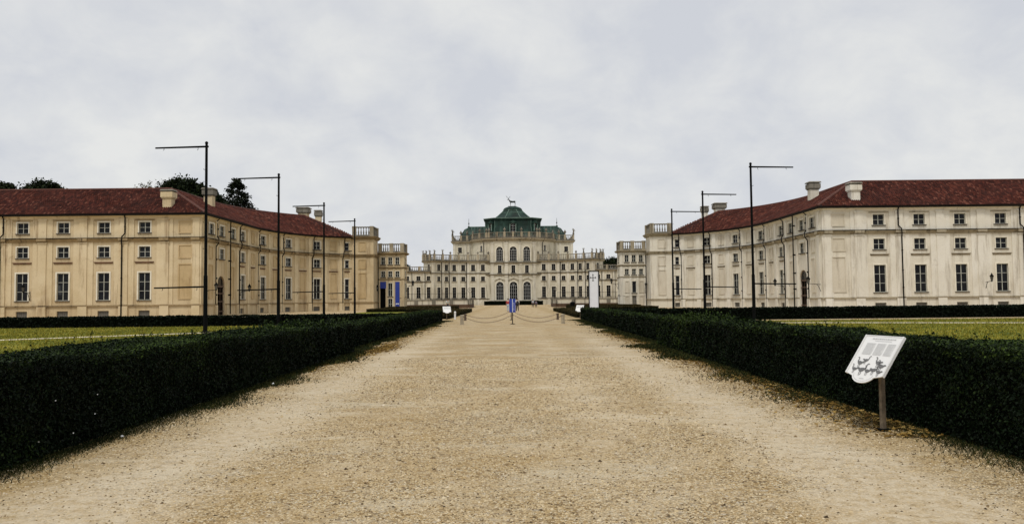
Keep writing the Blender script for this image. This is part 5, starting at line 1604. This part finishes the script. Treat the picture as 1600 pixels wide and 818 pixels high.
def person(x, y, rz, h, label, top, legs, stride=0.12, bend=0.0, bag=None):
    root = thing('person', label, 'person', (x, y, 0), 'visitors in the court', rz)
    k = h / 1.72
    def skin(name, verts, edges, mat, rootv=0, sub=1):
        me = bpy.data.meshes.new(name)
        me.from_pydata([tuple(c * k for c in v[:3]) for v in verts], edges, [])
        me.materials.append(M[mat])
        o = link(name, me, root)
        md = o.modifiers.new('skin', 'SKIN'); md.use_smooth_shade = True
        for i, v in enumerate(verts):
            me.skin_vertices[0].data[i].radius = (v[3] * k, (v[4] if len(v) > 4 else v[3]) * k)
            me.skin_vertices[0].data[i].use_root = (i == rootv)
        sd = o.modifiers.new('subsurf', 'SUBSURF'); sd.levels = sub; sd.render_levels = sub
        return o
    st, bd = stride, bend
    V = [(0, 0, .95, .13, .10), (0, -bd * .4, 1.15, .12, .09), (0, -bd, 1.38, .15, .09), (0, -bd * 1.15, 1.48, .055), (0, -bd * 1.3 - .02, 1.58, .085, .095), (0, -bd * 1.4 - .02, 1.70, .06),
         (.09, 0, .90, .085), (.10, -st * .6, .50, .06), (.10, -st * .4, .09, .04), (.10, -st * .4 - .14, .04, .035),
         (-.09, 0, .90, .085), (-.10, st * .3, .50, .06), (-.10, st, .10, .04), (-.10, st - .13, .04, .035),
         (.19, -bd, 1.40, .055), (.24, -bd * .7 + .02, 1.12, .042), (.24, -bd * .7 - .08, .88, .032), (.24, -bd * .7 - .1, .78, .035),
         (-.19, -bd, 1.40, .055), (-.24, -bd * .7 + .02, 1.12, .042), (-.24, -bd * .7 - .08, .88, .032), (-.24, -bd * .7 - .1, .78, .035)]
    E = [(0, 1), (1, 2), (2, 3), (3, 4), (4, 5), (0, 6), (6, 7), (7, 8), (8, 9), (0, 10), (10, 11), (11, 12), (12, 13), (2, 14), (14, 15), (15, 16), (16, 17), (2, 18), (18, 19), (19, 20), (20, 21)]
    skin('body', V, E, 'skin')
    sel = [0, 1, 2, 14, 15, 18, 19]
    g = lambda i, a=.025: tuple(V[i][:3]) + tuple(c + a for c in (V[i][3], V[i][4] if len(V[i]) > 4 else V[i][3]))
    TV = [g(i) for i in sel]; skin('shirt', TV, [(0, 1), (1, 2), (2, 3), (3, 4), (2, 5), (5, 6)], top)
    sel = [0, 6, 7, 8, 10, 11, 12]
    skin('trousers', [g(i, .02) for i in sel], [(0, 1), (1, 2), (2, 3), (0, 4), (4, 5), (5, 6)], legs)
    b = MB(); hx = V[5]
    b.lathe([(0.10 * k, (1.60) * k), (0.11 * k, 1.66 * k), (0.08 * k, 1.74 * k), (0.02 * k, 1.77 * k)], 10, 0, (hx[1] + .025) * k)
    link('hair', b.build_mesh('hair', M['hair'], smooth=True), root)
    if bag:
        b = MB(); b.box(-.16 * k, .16 * k, .12 * k, .27 * k, .98 * k, 1.4 * k, 0.02); link('backpack', b.build_mesh('backpack', M[bag]), root)
person(-9.9, 128 - 6.5, 0.5, 1.72, 'distant person in white top and dark trousers by the left parterre', 'cloth_white', 'cloth_dark', 0.25, 0.1)
person(-0.55, 101, 2.9, 1.66, 'distant person in red top seen left of the blue sign', 'cloth_red', 'cloth_pale', 0.1)
person(0.62, 102, 3.3, 1.68, 'distant person in white top seen right of the blue sign', 'cloth_white', 'cloth_dark', 0.2, 0, 'cloth_dark')
person(3.75, 146, 0.3, 1.5, 'distant person in pale blue walking near the palace', 'cloth_pale', 'cloth_dark', 0.3)
person(4.35, 146.6, 0.1, 1.25, 'distant child in dark clothes beside the person in pale blue', 'cloth_blue', 'cloth_dark', 0.2)

# ================================================================== TREES BEHIND THE ROOFS
def tree(x, y, z_top, rx, label, kind='round', dens=1.0, h_crown=None, name='tree'):
    root = thing(name, label, 'tree', (x, y, 0), 'trees behind the roofs')
    R = np.random.default_rng(int(abs(x) * 10 + y))
    tb = MB(); hc = h_crown or rx * 1.8
    zc = z_top - hc
    tb.tube([(x, y, 0), (x + .1, y, zc * .5), (x, y, zc + hc * .3), (x, y, z_top - hc * .12)], [0.02 * z_top + .1, 0.016 * z_top + .08, 0.012 * z_top, 0.03], 8)
    P, N = [], []
    clumps = int((150 if kind != 'sparse' else 14) * dens)
    for c in range(clumps):
        if kind == 'conifer':
            f = R.random() ** 0.75
            rr = rx * (1 - f) ** 0.85 * (0.55 + 0.45 * R.random()) + 0.12; a = R.uniform(0, 2 * pi)
            cpos = np.array([x + rr * cos(a), y + rr * sin(a), zc + hc * f]); sp = np.array([0.5, 0.5, 0.22]) * rx * (0.13 + 0.13 * (1 - f))
            if c % 3 == 0: tb.tube([(x, y, cpos[2] + 0.25 * rr), tuple(cpos)], [0.07, 0.02], 4)
            m = 45
        elif kind == 'sparse':
            a = R.uniform(0, 2 * pi); cpos = np.array([x + R.uniform(-1, 1) * rx, y + R.uniform(-1, 1), z_top - R.uniform(0, hc * .5)]); sp = np.array([.2, .2, .45])
            tb.tube([(x, y, zc), tuple(cpos)], [0.09, 0.02], 4); m = 26
        else:
            d = R.normal(0, 1, 3); d /= np.linalg.norm(d); rad = 0.55 + 0.45 * R.random() ** .5
            cpos = np.array([x + d[0] * rx * rad, y + d[1] * rx * rad, zc + hc * .5 + d[2] * hc * .5 * rad]); sp = np.array([1, 1, .7]) * rx * 0.13
            if c % 5 == 0: tb.tube([(x, y, zc + hc * .25), tuple(cpos)], [0.12, 0.03], 4)
            m = 60
        p = cpos + R.normal(0, 1, (m, 3)) * sp
        P.append(p); N.append(np.tile([0, 0, 0.6], (m, 1)))
    tb.build('trunk', M['bark'], root)
    P, N = np.concatenate(P), np.concatenate(N)
    mt = {'conifer': 'conifer', 'sparse': 'sprig', 'round': 'tree_leaf'}[kind]
    sz = {'conifer': 0.20, 'sparse': 0.16, 'round': 0.24}[kind]
    link('crown', leaf_mesh('crown', P - np.array([x, y, 0]), N, np.full(len(P), sz), M[mt], 1.0, 0.6), root)['kind'] = 'stuff'
tree(-48.5, 140, 23.3, 4.6, 'dark conifer rising behind the ochre wing roof', 'conifer', 0.95, 10.5, 'conifer_tree')
tree(-54.0, 130, 21.8, 3.9, 'dense dark round tree behind the ochre roof, next to the roof hip', 'round', 2.2, 7.5)
tree(-50.2, 131, 19.8, 2.6, 'lower dark tree crown sloping down beside the dense round tree', 'round', 1.2, 5)
tree(-76.8, 130, 21.6, 3.1, 'dark spreading tree behind the ochre roof near the left edge', 'round', 1.6, 6)
tree(-84.0, 131, 21.6, 2.4, 'greyish tree at the far left edge behind the roof', 'round', 0.8, 6)
tree(-60.0, 130, 20.9, 1.9, 'sparse pale twigs poking above the ochre roof ridge', 'sparse', 1.0, 4)
tree(31.5, 252, 14.2, 4.6, 'dark tree behind the low right wing of the palace', 'round', 1.3, 9)
tree(36.6, 254, 12.8, 3.8, 'second dark tree behind the low right wing, close to the cream pavilion', 'round', 1.0, 8)
tree(-34.6, 250, 13.0, 3.2, 'dark tree top behind the low left wing of the palace', 'round', 0.9, 7)
